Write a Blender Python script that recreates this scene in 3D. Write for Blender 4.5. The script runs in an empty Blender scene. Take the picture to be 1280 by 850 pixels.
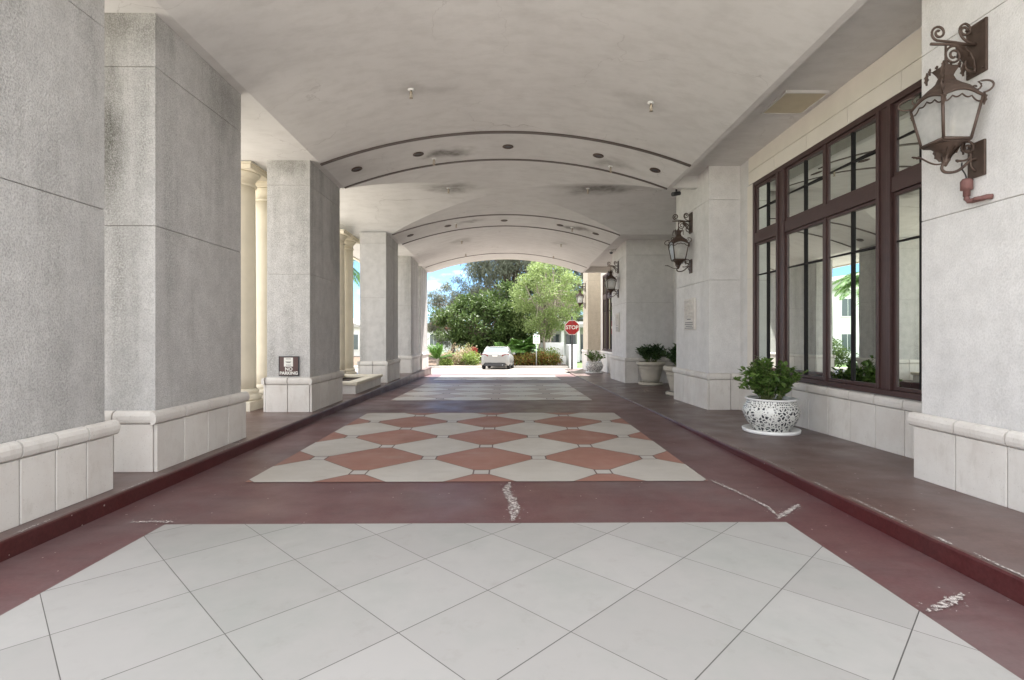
import bpy, bmesh, math, random
from mathutils import Vector, Matrix, Euler
R = math.radians
C = bpy.context.scene.collection
random.seed(7)

# ------------------------------------------------------------------ scene, camera, light
sc = bpy.context.scene
cam_d = bpy.data.cameras.new('camera'); cam = bpy.data.objects.new('camera', cam_d); C.objects.link(cam)
cam.location = (0, 0, 1.5); cam.rotation_euler = (R(90), 0, R(-0.614))
cam_d.sensor_width = 36; cam_d.lens = 653 / 1280 * 36; cam_d.shift_y = -6 / 1280
cam_d.clip_start = 0.05; cam_d.clip_end = 3000
sc.camera = cam
SUN_EL, SUN_AZ = 63, 20          # azimuth measured from +Y towards +X
w = bpy.data.worlds.new('World'); sc.world = w; w.use_nodes = True
nt = w.node_tree; nt.nodes.clear()
out = nt.nodes.new('ShaderNodeOutputWorld'); bg = nt.nodes.new('ShaderNodeBackground')
sky = nt.nodes.new('ShaderNodeTexSky'); sky.sky_type = 'NISHITA'; sky.sun_disc = False
sky.sun_elevation = R(SUN_EL); sky.sun_rotation = R(SUN_AZ); sky.ozone_density = 3.0; sky.dust_density = 0.15; sky.air_density = 0.75; sky.altitude = 1200
tc = nt.nodes.new('ShaderNodeTexCoord')
mp = nt.nodes.new('ShaderNodeMapping'); mp.inputs['Scale'].default_value = (1, 1, 2.6); mp.inputs['Location'].default_value = (0.9, 0.35, 0)
nz = nt.nodes.new('ShaderNodeTexNoise'); nz.inputs['Scale'].default_value = 3.4; nz.inputs['Detail'].default_value = 9; nz.inputs['Roughness'].default_value = 0.58
rp = nt.nodes.new('ShaderNodeValToRGB'); rp.color_ramp.elements[0].position = 0.46; rp.color_ramp.elements[1].position = 0.60
rp.color_ramp.elements[1].color = (0.8, 0.8, 0.8, 1)
mx = nt.nodes.new('ShaderNodeMix'); mx.data_type = 'RGBA'; mx.inputs[7].default_value = (13.2, 13.2, 13.4, 1)
L = nt.links.new
L(tc.outputs['Generated'], mp.inputs[0]); L(mp.outputs[0], nz.inputs['Vector']); 
dt = nt.nodes.new('ShaderNodeVectorMath'); dt.operation = 'DOT_PRODUCT'; dt.inputs[1].default_value = (-0.03, -0.13, 0.25)   # more cloud overhead and behind, out of view, added to lift the ambient light
ad = nt.nodes.new('ShaderNodeMath'); ad.operation = 'ADD'
L(tc.outputs['Generated'], dt.inputs[0]); L(nz.outputs['Fac'], ad.inputs[0]); L(dt.outputs['Value'], ad.inputs[1]); L(ad.outputs[0], rp.inputs[0])
tn = nt.nodes.new('ShaderNodeMix'); tn.data_type = 'RGBA'; tn.blend_type = 'MULTIPLY'; tn.inputs['Factor'].default_value = 1
tn.inputs[7].default_value = (0.74, 0.89, 1.0, 1)
L(rp.outputs[0], mx.inputs['Factor']); L(sky.outputs[0], tn.inputs[6]); L(tn.outputs[2], mx.inputs[6]); L(mx.outputs[2], bg.inputs[0])
bg.inputs[1].default_value = 0.055; L(bg.outputs[0], out.inputs[0])
sd = bpy.data.lights.new('sun', 'SUN'); sd.energy = 3.5; sd.angle = R(0.5); sd.color = (1, 0.965, 0.92)
so = bpy.data.objects.new('sun', sd); C.objects.link(so)
dirv = Vector((math.sin(R(SUN_AZ)) * math.cos(R(SUN_EL)), math.cos(R(SUN_AZ)) * math.cos(R(SUN_EL)), math.sin(R(SUN_EL))))
so.rotation_euler = dirv.to_track_quat('Z', 'Y').to_euler(); so.location = dirv * 60
sc.view_settings.view_transform = 'Standard'; sc.view_settings.look = 'None'; sc.view_settings.gamma = 1
sc.view_settings.exposure = 2.5; sc.view_settings.use_curve_mapping = False
sc.cycles.max_bounces = 10; sc.cycles.diffuse_bounces = 6; sc.cycles.transparent_max_bounces = 16
sc.cycles.use_denoising = True; sc.cycles.sample_clamp_indirect = 6

# ------------------------------------------------------------------ materials
class NM:
    def __init__(s, name):
        s.m = bpy.data.materials.new(name); s.m.use_nodes = True; s.t = s.m.node_tree; s.t.nodes.clear()
        s.o = s.t.nodes.new('ShaderNodeOutputMaterial')
        g = s.t.nodes.new('ShaderNodeNewGeometry'); s.pos = g.outputs['Position']; s.rnd = g.outputs['Random Per Island']; s.nrm = g.outputs['Normal']
    def n(s, k, **kw):
        x = s.t.nodes.new(k)
        for a, b in kw.items(): setattr(x, a, b)
        return x
    def link(s, a, b): s.t.links.new(a, b)
    def math(s, op, a, b=None, c=None, clamp=False):
        x = s.n('ShaderNodeMath', operation=op, use_clamp=clamp)
        for i, v in enumerate((a, b, c)):
            if v is None: continue
            if isinstance(v, (int, float)): x.inputs[i].default_value = v
            else: s.link(v, x.inputs[i])
        return x.outputs[0]
    def noise(s, scale, detail=4, rough=0.55, sx=(1, 1, 1), vec=None, loc=(0, 0, 0)):
        mp = s.n('ShaderNodeMapping'); mp.inputs['Scale'].default_value = sx; mp.inputs['Location'].default_value = loc
        s.link(vec or s.pos, mp.inputs[0])
        x = s.n('ShaderNodeTexNoise'); x.inputs['Scale'].default_value = scale; x.inputs['Detail'].default_value = detail; x.inputs['Roughness'].default_value = rough
        s.link(mp.outputs[0], x.inputs['Vector']); return x.outputs['Fac']
    def voro(s, scale, feature='F1', sx=(1, 1, 1), vec=None, rnd=1.0):
        mp = s.n('ShaderNodeMapping'); mp.inputs['Scale'].default_value = sx; s.link(vec or s.pos, mp.inputs[0])
        x = s.n('ShaderNodeTexVoronoi', feature=feature); x.inputs['Scale'].default_value = scale; x.inputs['Randomness'].default_value = rnd
        s.link(mp.outputs[0], x.inputs['Vector']); return x
    def ramp(s, fac, stops, interp='LINEAR'):
        x = s.n('ShaderNodeValToRGB'); x.color_ramp.interpolation = interp; e = x.color_ramp.elements
        while len(e) < len(stops): e.new(0.5)
        for i, (p, c) in enumerate(stops):
            e[i].position = p; e[i].color = (c, c, c, 1) if isinstance(c, (int, float)) else (*c, 1)
        s.link(fac, x.inputs[0]); return x.outputs[0]
    def mix(s, fac, a, b, blend='MIX'):
        x = s.n('ShaderNodeMix', data_type='RGBA', blend_type=blend)
        for k, v in (('Factor', fac), ('A', a), ('B', b)):
            i = x.inputs[k] if k == 'Factor' else [q for q in x.inputs if q.name == k and q.type == 'RGBA'][0]
            if isinstance(v, (int, float)): i.default_value = v
            elif isinstance(v, tuple): i.default_value = (*v, 1)
            else: s.link(v, i)
        return [q for q in x.outputs if q.type == 'RGBA'][0]
    def bump(s, h, strength=0.3, dist=0.01):
        x = s.n('ShaderNodeBump'); x.inputs['Strength'].default_value = strength; x.inputs['Distance'].default_value = dist
        s.link(h, x.inputs['Height']); return x.outputs[0]
    def bsdf(s, col, rough=0.6, bump=None, metal=0, spec=0.5, trans=0, coat=0):
        b = s.n('ShaderNodeBsdfPrincipled')
        for k, v in (('Base Color', col), ('Roughness', rough), ('Metallic', metal), ('Specular IOR Level', spec), ('Transmission Weight', trans), ('Coat Weight', coat)):
            i = b.inputs[k]
            if isinstance(v, tuple): i.default_value = (*v, 1)
            elif isinstance(v, (int, float)): i.default_value = v
            else: s.link(v, i)
        if bump is not None: s.link(bump, b.inputs['Normal'])
        return b
    def fin(s, sh): s.link(sh.outputs[0], s.o.inputs[0]); return s.m

def plain(name, col, rough=0.5, metal=0, var=0.12, scale=6, bumpst=0.0, spec=0.5):
    m = NM(name); f = m.noise(scale, 5)
    c = m.mix(f, tuple(x * (1 - var) for x in col), tuple(min(1, x * (1 + var)) for x in col))
    return m.fin(m.bsdf(c, rough, m.bump(m.noise(scale * 12, 3), bumpst, 0.004) if bumpst else None, metal, spec))

def stucco(name, light, dark, grit=55, depth=0.8, stain=0.6, scol=(0.09, 0.088, 0.07), spots=()):
    m = NM(name)
    g = m.noise(grit, 3, 0.6, (1, 1, 0.75)); g2 = m.noise(grit * 2.4, 2)
    speck = m.ramp(g, [(0.36, 0.0), (0.56, 1.0)])
    base = m.mix(speck, dark, light)
    big = m.noise(0.9, 5, 0.6, (1, 1, 0.45)); base = m.mix(m.ramp(big, [(0.35, 0.0), (0.7, 0.55)]), base, tuple(x * 0.72 for x in light))
    base = m.mix(m.ramp(m.noise(5, 6, 0.65), [(0.4, 0.0), (0.7, 0.35)]), base, tuple(x * 0.7 for x in dark))
    # rain streaks and mould: vertical, with their own ragged shapes
    st = m.noise(1.3, 6, 0.62, (1.5, 1.5, 0.13), loc=(3.1, 1.7, 0))
    sm = m.ramp(st, [(0.48, 0.0), (0.66, 1.0)])
    sm = m.math('MULTIPLY', sm, m.ramp(m.noise(grit * 0.6, 3), [(0.38, 0.15), (0.6, 1.0)]))
    base = m.mix(m.math('MULTIPLY', sm, stain), base, scol)
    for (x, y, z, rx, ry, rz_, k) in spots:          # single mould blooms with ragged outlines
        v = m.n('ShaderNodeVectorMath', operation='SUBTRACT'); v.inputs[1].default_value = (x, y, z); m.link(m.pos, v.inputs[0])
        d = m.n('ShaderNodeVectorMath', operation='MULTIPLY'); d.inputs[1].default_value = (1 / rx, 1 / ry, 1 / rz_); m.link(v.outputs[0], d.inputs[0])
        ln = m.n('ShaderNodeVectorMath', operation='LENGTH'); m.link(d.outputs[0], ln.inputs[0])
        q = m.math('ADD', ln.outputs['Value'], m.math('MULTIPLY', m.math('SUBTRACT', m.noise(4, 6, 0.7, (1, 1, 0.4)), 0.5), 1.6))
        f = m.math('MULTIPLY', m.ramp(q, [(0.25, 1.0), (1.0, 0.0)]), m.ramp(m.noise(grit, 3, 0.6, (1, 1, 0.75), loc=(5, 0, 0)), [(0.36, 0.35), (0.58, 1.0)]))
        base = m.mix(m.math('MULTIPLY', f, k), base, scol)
    h = m.math('ADD', g, m.math('MULTIPLY', g2, 0.4))
    return m.fin(m.bsdf(base, 0.9, m.bump(h, depth, 0.012), spec=0.2))

M = {}
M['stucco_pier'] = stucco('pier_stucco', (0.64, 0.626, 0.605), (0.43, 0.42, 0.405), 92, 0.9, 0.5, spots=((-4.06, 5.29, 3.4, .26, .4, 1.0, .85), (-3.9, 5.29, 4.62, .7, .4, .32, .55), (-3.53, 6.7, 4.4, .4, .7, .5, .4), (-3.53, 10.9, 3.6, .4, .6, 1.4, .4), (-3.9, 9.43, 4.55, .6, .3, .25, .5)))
M['stucco_wall'] = stucco('wall_stucco', (0.745, 0.73, 0.71), (0.645, 0.63, 0.61), 70, 0.45, 0.12)
M['stucco_far'] = stucco('cream_stucco', (0.60, 0.53, 0.42), (0.52, 0.46, 0.37), 30, 0.3, 0.12)
def cast_stone():
    m = NM('cast_stone')
    c = m.mix(m.rnd, (0.68, 0.652, 0.605), (0.61, 0.585, 0.545))
    c = m.mix(m.ramp(m.noise(2.2, 7, 0.65), [(0.42, 0.0), (0.75, 0.55)]), c, (0.50, 0.445, 0.40))
    c = m.mix(m.ramp(m.noise(9, 6, 0.7, (1, 1, 0.35)), [(0.54, 0.0), (0.8, 0.45)]), c, (0.38, 0.34, 0.29))
    c = m.mix(m.ramp(m.noise(60, 2), [(0.62, 0.0), (0.75, 0.4)]), c, (0.33, 0.30, 0.27))
    return m.fin(m.bsdf(c, 0.75, m.bump(m.noise(26, 5), 0.18, 0.006), spec=0.25))
M['stone_tile'] = cast_stone()
M['lintel'] = plain('lintel_stone', (0.68, 0.635, 0.565), 0.75, 0, 0.1, 3, 0.1, 0.25)
M['grout'] = plain('grout', (0.30, 0.28, 0.26), 0.9)
M['cream'] = plain('cream_plaster', (0.64, 0.585, 0.47), 0.7, 0, 0.14, 3, 0.08, 0.3)
M['dark_joint'] = plain('bronze_joint', (0.075, 0.058, 0.05), 0.5)
M['window_frame'] = plain('painted_frame', (0.058, 0.030, 0.027), 0.45, 0, 0.25, 8)
M['muntin'] = plain('dark_muntin', (0.012, 0.010, 0.010), 0.6, spec=0.2)
M['bronze'] = plain('aged_bronze', (0.075, 0.05, 0.038), 0.55, 0.35, 0.4, 18, 0.2)
M['black_metal'] = plain('black_metal', (0.02, 0.02, 0.022), 0.5)
M['white_enamel'] = plain('white_enamel', (0.78, 0.78, 0.76), 0.35)
M['white_wall'] = plain('white_render', (0.72, 0.72, 0.69), 0.8, 0, 0.08, 1.5, 0.1)
M['roof_grey'] = plain('roof_grey', (0.4, 0.39, 0.37), 0.9)
M['room_wall'] = plain('room_wall', (0.26, 0.235, 0.175), 0.9)
M['curtain'] = plain('curtain', (0.24, 0.255, 0.27), 0.95)
M['soil'] = plain('soil', (0.045, 0.03, 0.02), 1.0, 0, 0.4, 30, 0.5)
M['bark'] = plain('bark', (0.16, 0.125, 0.095), 0.95, 0, 0.35, 14, 0.5)
M['pale_bark'] = plain('pale_bark', (0.34, 0.29, 0.24), 0.9, 0, 0.3, 14, 0.4)
M['stem'] = plain('green_stem', (0.12, 0.14, 0.05), 0.8)
M['hatch'] = plain('hatch_paint', (0.5, 0.45, 0.33), 0.7)
M['chrome'] = plain('sprinkler_metal', (0.42, 0.36, 0.28), 0.35, 0.8)
M['rust'] = plain('rusty_primer', (0.15, 0.07, 0.062), 0.75, 0, 0.4, 40)
M['travertine'] = plain('urn_stone', (0.47, 0.43, 0.36), 0.85, 0, 0.2, 7, 0.35, 0.25)
M['sign_brown'] = plain('sign_brown', (0.085, 0.045, 0.04), 0.4)
M['sign_white'] = plain('sign_white', (0.72, 0.71, 0.66), 0.45)
M['sign_red'] = plain('sign_red', (0.30, 0.012, 0.012), 0.4)
M['sign_green'] = plain('sign_green', (0.03, 0.22, 0.1), 0.4)
M['sign_ink'] = plain('sign_ink', (0.12, 0.12, 0.11), 0.5)
M['grey_steel'] = plain('galvanised', (0.4, 0.41, 0.41), 0.45, 0.6)
M['car_paint'] = plain('car_paint', (0.25, 0.247, 0.236), 0.25, 0, 0.02)
M['car_glass'] = plain('car_glass', (0.10, 0.12, 0.13), 0.08, 0, 0.05)
M['tail_red'] = plain('tail_red', (0.16, 0.008, 0.01), 0.25)
M['tyre'] = plain('tyre', (0.02, 0.02, 0.02), 0.85)
M['bumper_black'] = plain('bumper_black', (0.03, 0.03, 0.032), 0.6)
M['brick_red'] = plain('terracotta', (0.36, 0.12, 0.08), 0.8)

def vault_mat():
    m = NM('vault_plaster')
    a = m.noise(0.9, 6, 0.6, (1, 0.5, 1)); b = m.noise(4, 7, 0.66, (0.6, 1.3, 1))
    c = m.mix(m.ramp(a, [(0.3, 0.0), (0.72, 1.0)]), (0.66, 0.653, 0.638), (0.585, 0.577, 0.562))
    c = m.mix(m.ramp(b, [(0.44, 0.0), (0.78, 0.45)]), c, (0.42, 0.41, 0.39))
    # water stains round the sprinkler heads, ragged outlines
    wob = m.n('ShaderNodeVectorMath', operation='ADD')
    nn = m.n('ShaderNodeTexNoise'); nn.inputs['Scale'].default_value = 1.6; nn.inputs['Detail'].default_value = 6
    m.link(m.pos, nn.inputs['Vector'])
    sc_ = m.n('ShaderNodeVectorMath', operation='MULTIPLY_ADD'); sc_.inputs[1].default_value = (1.5, 0.9, 0); sc_.inputs[2].default_value = (-0.75, -0.45, 0)
    m.link(nn.outputs['Color'], sc_.inputs[0]); m.link(m.pos, wob.inputs[0]); m.link(sc_.outputs[0], wob.inputs[1])
    tot = None
    for (x, y, rx, ry, k) in ((-1.15, 10.45, 0.75, 0.38, 0.8), (-1.5, 10.5, 0.3, 0.22, 0.5), (2.15, 10.6, 0.6, 0.35, 0.35), (-1.4, 13.0, 0.9, 0.75, 0.55), (2.35, 13.0, 1.2, 0.7, 0.65),
                              (-1.1, 16.2, 0.7, 0.3, 0.4), (2.25, 16.25, 0.6, 0.35, 0.6), (-1.6, 18.9, 0.6, 0.6, 0.3), (-1.25, 7.85, 0.55, 0.3, 0.22), (2.05, 7.9, 0.5, 0.4, 0.15), (2.0, 18.9, 0.6, 0.5, 0.25)):
        v = m.n('ShaderNodeVectorMath', operation='SUBTRACT'); v.inputs[1].default_value = (x, y, 0); m.link(wob.outputs[0], v.inputs[0])
        d = m.n('ShaderNodeVectorMath', operation='MULTIPLY'); d.inputs[1].default_value = (1 / rx, 1 / ry, 0); m.link(v.outputs[0], d.inputs[0])
        ln = m.n('ShaderNodeVectorMath', operation='LENGTH'); m.link(d.outputs[0], ln.inputs[0])
        f = m.math('MULTIPLY', m.ramp(ln.outputs['Value'], [(0.1, 1.0), (1.0, 0.0)], 'EASE'), min(1, k * 1.45))
        tot = f if tot is None else m.math('MAXIMUM', tot, f)
    c = m.mix(m.math('MULTIPLY', tot, m.ramp(m.noise(7, 5), [(0.3, 0.6), (0.65, 1.0)])), c, (0.13, 0.12, 0.105))
    vc = m.voro(0.55, 'DISTANCE_TO_EDGE', vec=wob.outputs[0]); ck = m.math('MULTIPLY', m.math('LESS_THAN', vc.outputs['Distance'], 0.004), m.ramp(m.noise(0.7, 3), [(0.48, 0.0), (0.62, 0.35)]))
    c = m.mix(ck, c, (0.26, 0.24, 0.22))
    return m.fin(m.bsdf(c, 0.75, m.bump(m.noise(22, 4), 0.12, 0.01), spec=0.3))
M['vault'] = vault_mat()

def maroon(name, c1, c2, rough=(0.3, 0.5), chips=True, wear=0.7):
    m = NM(name)
    a = m.noise(0.8, 6, 0.62); b = m.noise(40, 3, 0.6)
    c = m.mix(m.ramp(a, [(0.33, 0.0), (0.68, 1.0)]), c1, c2)
    c = m.mix(m.ramp(b, [(0.3, 0.0), (0.75, 0.4)]), c, tuple(min(1, x * 1.9 + 0.02) for x in c1))
    if chips:
        wr = m.ramp(m.noise(0.55, 7, 0.68, loc=(1.3, 0.4, 0)), [(0.46, 0.0), (0.68, wear)])
        c = m.mix(wr, c, tuple(0.55 * x + 0.075 for x in c2))
        c = m.mix(m.ramp(m.noise(4.5, 8, 0.75, (0.4, 1.8, 1)), [(0.5, 0.0), (0.75, 0.55)]), c, tuple(0.5 * x for x in c1))
        v = m.voro(9, 'F1', (1, 1, 1)); f = m.math('LESS_THAN', v.outputs['Distance'], m.math('MULTIPLY', m.noise(6, 2), 0.13))
        f = m.math('MULTIPLY', f, m.math('GREATER_THAN', m.noise(3.1, 3), 0.52))
        c = m.mix(m.math('MULTIPLY', f, 0.7), c, (0.5, 0.46, 0.43))
        sc2 = m.math('MULTIPLY', m.ramp(m.noise(2.2, 8, 0.75, (2.2, 0.8, 1)), [(0.60, 0.0), (0.85, 1.0)]), 0.22)
        c = m.mix(sc2, c, (0.3, 0.24, 0.23))
    r = m.ramp(m.noise(1.7, 5), [(0.3, rough[0]), (0.7, rough[1])])
    return m.fin(m.bsdf(c, r, m.bump(m.noise(70, 3), 0.12, 0.004), spec=0.45))
M['maroon'] = maroon('maroon_concrete', (0.088, 0.034, 0.036), (0.112, 0.058, 0.056), (0.34, 0.52))
M['walk'] = maroon('walk_concrete', (0.085, 0.045, 0.039), (0.115, 0.074, 0.066), (0.26, 0.46))
M['curb_red'] = maroon('curb_paint', (0.06, 0.008, 0.008), (0.045, 0.012, 0.011), (0.3, 0.45), True, 0.12)

def slab(name, c, dirt=0.3, rough=0.5):
    m = NM(name)
    a = m.noise(1.3, 7, 0.62); b = m.noise(30, 4)
    col = m.mix(m.ramp(a, [(0.35, 0.0), (0.75, dirt)]), c, tuple(x * f for x, f in zip(c, (0.72, 0.66, 0.6))))
    col = m.mix(m.ramp(b, [(0.3, 0.0), (0.8, 0.25)]), col, tuple(x * 0.8 for x in c))
    col = m.mix(m.math('MULTIPLY', m.rnd, 0.55), col, tuple(x * f for x, f in zip(c, (0.78, 0.76, 0.74))))
    col = m.mix(m.ramp(m.noise(3.4, 8, 0.72, (0.5, 1.4, 1)), [(0.54, 0.0), (0.8, 0.5)]), col, (0.27, 0.235, 0.21))
    v = m.voro(5, 'F1'); f = m.math('MULTIPLY', m.math('LESS_THAN', v.outputs['Distance'], 0.035), m.math('GREATER_THAN', m.noise(2.3, 2), 0.55))
    col = m.mix(m.math('MULTIPLY', f, 0.6), col, (0.2, 0.19, 0.18))
    return m.fin(m.bsdf(col, m.ramp(m.noise(2.2, 5), [(0.3, rough - 0.1), (0.7, rough + 0.12)]), m.bump(b, 0.06, 0.004), spec=0.3))
M['slab_white_sheen'] = slab('slab_white_sheen', (0.62, 0.60, 0.56), 0.4, 0.45)  # white slabs of the far bands, grazing floor sheen painted into the colour
M['slab_white'] = slab('slab_white', (0.49, 0.468, 0.43), 0.6, 0.55)
M['slab_red'] = slab('slab_red', (0.32, 0.165, 0.13), 0.75, 0.55)
M['slab_red_sheen'] = slab('slab_red_sheen', (0.44, 0.37, 0.335), 0.5, 0.45)  # red slabs of the far bands, greyed by glare painted into the colour
M['slab_grey'] = slab('slab_grey', (0.47, 0.45, 0.42), 0.4, 0.5)
M['slab_grout'] = plain('slab_grout', (0.15, 0.115, 0.105), 0.8)
M['concrete'] = slab('pale_concrete', (0.66, 0.62, 0.56), 0.3, 0.8)
def filler():
    m = NM('white_filler'); n1 = m.noise(38, 5, 0.7)
    c = m.mix(n1, (0.36, 0.32, 0.30), (0.62, 0.58, 0.55)); b = m.bsdf(c, 0.9, m.bump(n1, 0.6, 0.006), spec=0.2); t = m.n('ShaderNodeBsdfTransparent')
    x = m.n('ShaderNodeMixShader'); m.link(m.ramp(m.noise(55, 4, 0.65), [(0.42, 0.0), (0.56, 1.0)]), x.inputs[0]); m.link(t.outputs[0], x.inputs[1]); m.link(b.outputs[0], x.inputs[2])
    return m.fin(x)
M['patch'] = filler()

def tile_floor():
    m = NM('diagonal_tiles')
    s = m.n('ShaderNodeSeparateXYZ'); m.link(m.pos, s.inputs[0])
    x, y = s.outputs[0], s.outputs[1]
    X0, Y0, P = -0.977, 3.066, 0.868 / math.sqrt(2)
    u = m.math('MULTIPLY', m.math('ADD', m.math('SUBTRACT', x, X0), m.math('SUBTRACT', y, Y0)), 1 / math.sqrt(2) / P)
    v = m.math('MULTIPLY', m.math('SUBTRACT', m.math('SUBTRACT', x, X0), m.math('SUBTRACT', y, Y0)), 1 / math.sqrt(2) / P)
    def line(q, wd):
        f = m.math('ABSOLUTE', m.math('SUBTRACT', m.math('FRACT', m.math('ADD', q, 0.5)), 0.5))
        return m.math('LESS_THAN', f, wd)
    ln = m.math('MAXIMUM', line(u, 0.0034), line(v, 0.0046))
    cell = m.n('ShaderNodeCombineXYZ'); m.link(m.math('FLOOR', u), cell.inputs[0]); m.link(m.math('FLOOR', v), cell.inputs[1])
    wn = m.n('ShaderNodeTexWhiteNoise'); m.link(cell.outputs[0], wn.inputs['Vector'])
    a = m.noise(0.9, 7, 0.65); b = m.noise(26, 4)
    col = m.mix(wn.outputs['Value'], (0.305, 0.296, 0.282), (0.35, 0.34, 0.326))
    col = m.mix(m.ramp(a, [(0.46, 0.0), (0.78, 0.55)]), col, (0.235, 0.262, 0.232))
    col = m.mix(m.ramp(m.noise(5, 8, 0.7), [(0.56, 0.0), (0.8, 0.4)]), col, (0.22, 0.21, 0.185))
    v2 = m.voro(6, 'F1'); f = m.math('MULTIPLY', m.math('LESS_THAN', v2.outputs['Distance'], 0.04), m.math('GREATER_THAN', m.noise(2.6, 2), 0.57))
    col = m.mix(m.math('MULTIPLY', f, 0.55), col, (0.25, 0.23, 0.22))
    # a faint curved tyre scuff
    d = m.n('ShaderNodeVectorMath', operation='DISTANCE'); d.inputs[1].default_value = (0.35, 2.05, 0); m.link(m.pos, d.inputs[0])
    sc_ = m.math('LESS_THAN', m.math('ABSOLUTE', m.math('SUBTRACT', d.outputs['Value'], 0.62)), 0.022)
    sc_ = m.math('MULTIPLY', m.math('MULTIPLY', sc_, m.math('GREATER_THAN', x, 0.6)), m.ramp(m.noise(9, 3), [(0.35, 0.0), (0.7, 0.4)]))
    col = m.mix(sc_, col, (0.3, 0.29, 0.28))
    col = m.mix(ln, col, (0.085, 0.08, 0.075))
    h = m.math('SUBTRACT', m.math('MULTIPLY', b, 0.1), ln)
    return m.fin(m.bsdf(col, m.ramp(m.noise(1.8, 5), [(0.3, 0.42), (0.7, 0.6)]), m.bump(h, 0.3, 0.003), spec=0.4))
M['tiles'] = tile_floor()

def lattice_pot():
    m = NM('lattice_glaze')
    v = m.voro(19, 'DISTANCE_TO_EDGE'); f = m.ramp(v.outputs['Distance'], [(0.13, 0.0), (0.17, 1.0)])
    f = m.math('MULTIPLY', f, m.ramp(m.noise(9, 2), [(0.36, 0.0), (0.44, 1.0)]))
    v2 = m.voro(46, 'F1'); f = m.math('MAXIMUM', f, m.math('MULTIPLY', m.math('LESS_THAN', v2.outputs['Distance'], 0.2), 0.8))
    c = m.mix(f, (0.68, 0.68, 0.64), (0.02, 0.021, 0.028))
    return m.fin(m.bsdf(c, 0.28, m.bump(f, 0.15, 0.003)))
M['pot'] = lattice_pot()
def band_pot():
    m = NM('band_glaze')
    v = m.voro(34, 'DISTANCE_TO_EDGE', rnd=0.3); f = m.ramp(v.outputs['Distance'], [(0.16, 0.0), (0.2, 1.0)])
    c = m.mix(f, (0.66, 0.66, 0.62), (0.03, 0.03, 0.036)); return m.fin(m.bsdf(c, 0.28))
M['pot_band'] = band_pot()

def leaf(name, cols, rough=0.5, trl=0.3):
    m = NM(name)
    k = len(cols); stops = [(i / max(1, k - 1), c) for i, c in enumerate(cols)]
    f = m.math('ADD', m.math('MULTIPLY', m.rnd, 0.65), m.math('MULTIPLY', m.noise(0.6, 3), 0.35))
    c = m.ramp(f, stops)
    b = m.bsdf(c, rough, spec=0.3); t = m.n('ShaderNodeBsdfTranslucent')
    cc = m.mix(0.5, c, (0.12, 0.2, 0.02), 'ADD'); m.link(c, t.inputs[0])
    mx = m.n('ShaderNodeMixShader'); mx.inputs[0].default_value = trl
    m.link(b.outputs[0], mx.inputs[1]); m.link(t.outputs[0], mx.inputs[2])
    m.m.use_fake_user = False
    return m.fin(mx)
M['leaf_dark'] = leaf('leaf_dark', [(0.032, 0.06, 0.016), (0.075, 0.12, 0.032), (0.14, 0.19, 0.065)])
M['leaf_light'] = leaf('leaf_light', [(0.13, 0.18, 0.055), (0.22, 0.29, 0.10), (0.32, 0.38, 0.16)], 0.5, 0.45)
M['leaf_grey'] = leaf('leaf_grey', [(0.09, 0.10, 0.07), (0.165, 0.18, 0.13), (0.24, 0.25, 0.19)], 0.6, 0.4)
M['leaf_pot'] = leaf('leaf_pot', [(0.045, 0.09, 0.02), (0.10, 0.175, 0.04), (0.18, 0.26, 0.075)], 0.3, 0.3)
M['leaf_urn'] = leaf('leaf_urn', [(0.02, 0.045, 0.015), (0.04, 0.085, 0.025), (0.075, 0.13, 0.04)], 0.3, 0.25)
M['leaf_palm'] = leaf('leaf_palm', [(0.04, 0.09, 0.02), (0.08, 0.17, 0.03), (0.14, 0.25, 0.05)], 0.4, 0.35)
M['leaf_croton'] = leaf('leaf_croton', [(0.05, 0.09, 0.02), (0.14, 0.18, 0.03), (0.22, 0.09, 0.03), (0.28, 0.2, 0.05)], 0.4)
M['leaf_bloom'] = leaf('leaf_bloom', [(0.10, 0.16, 0.04), (0.25, 0.28, 0.10), (0.45, 0.3, 0.22), (0.5, 0.45, 0.38)], 0.5)
M['leaf_lime'] = leaf('leaf_lime', [(0.10, 0.16, 0.03), (0.2, 0.27, 0.06), (0.28, 0.32, 0.1)], 0.5)
M['leaf_red'] = leaf('leaf_red', [(0.16, 0.02, 0.02), (0.3, 0.05, 0.04), (0.38, 0.1, 0.06)], 0.5)
M['grass'] = plain('grass', (0.07, 0.12, 0.03), 0.9, 0, 0.4, 3, 0.4)
M['mulch'] = plain('mulch', (0.10, 0.065, 0.04), 0.95, 0, 0.4, 9, 0.5)

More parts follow.
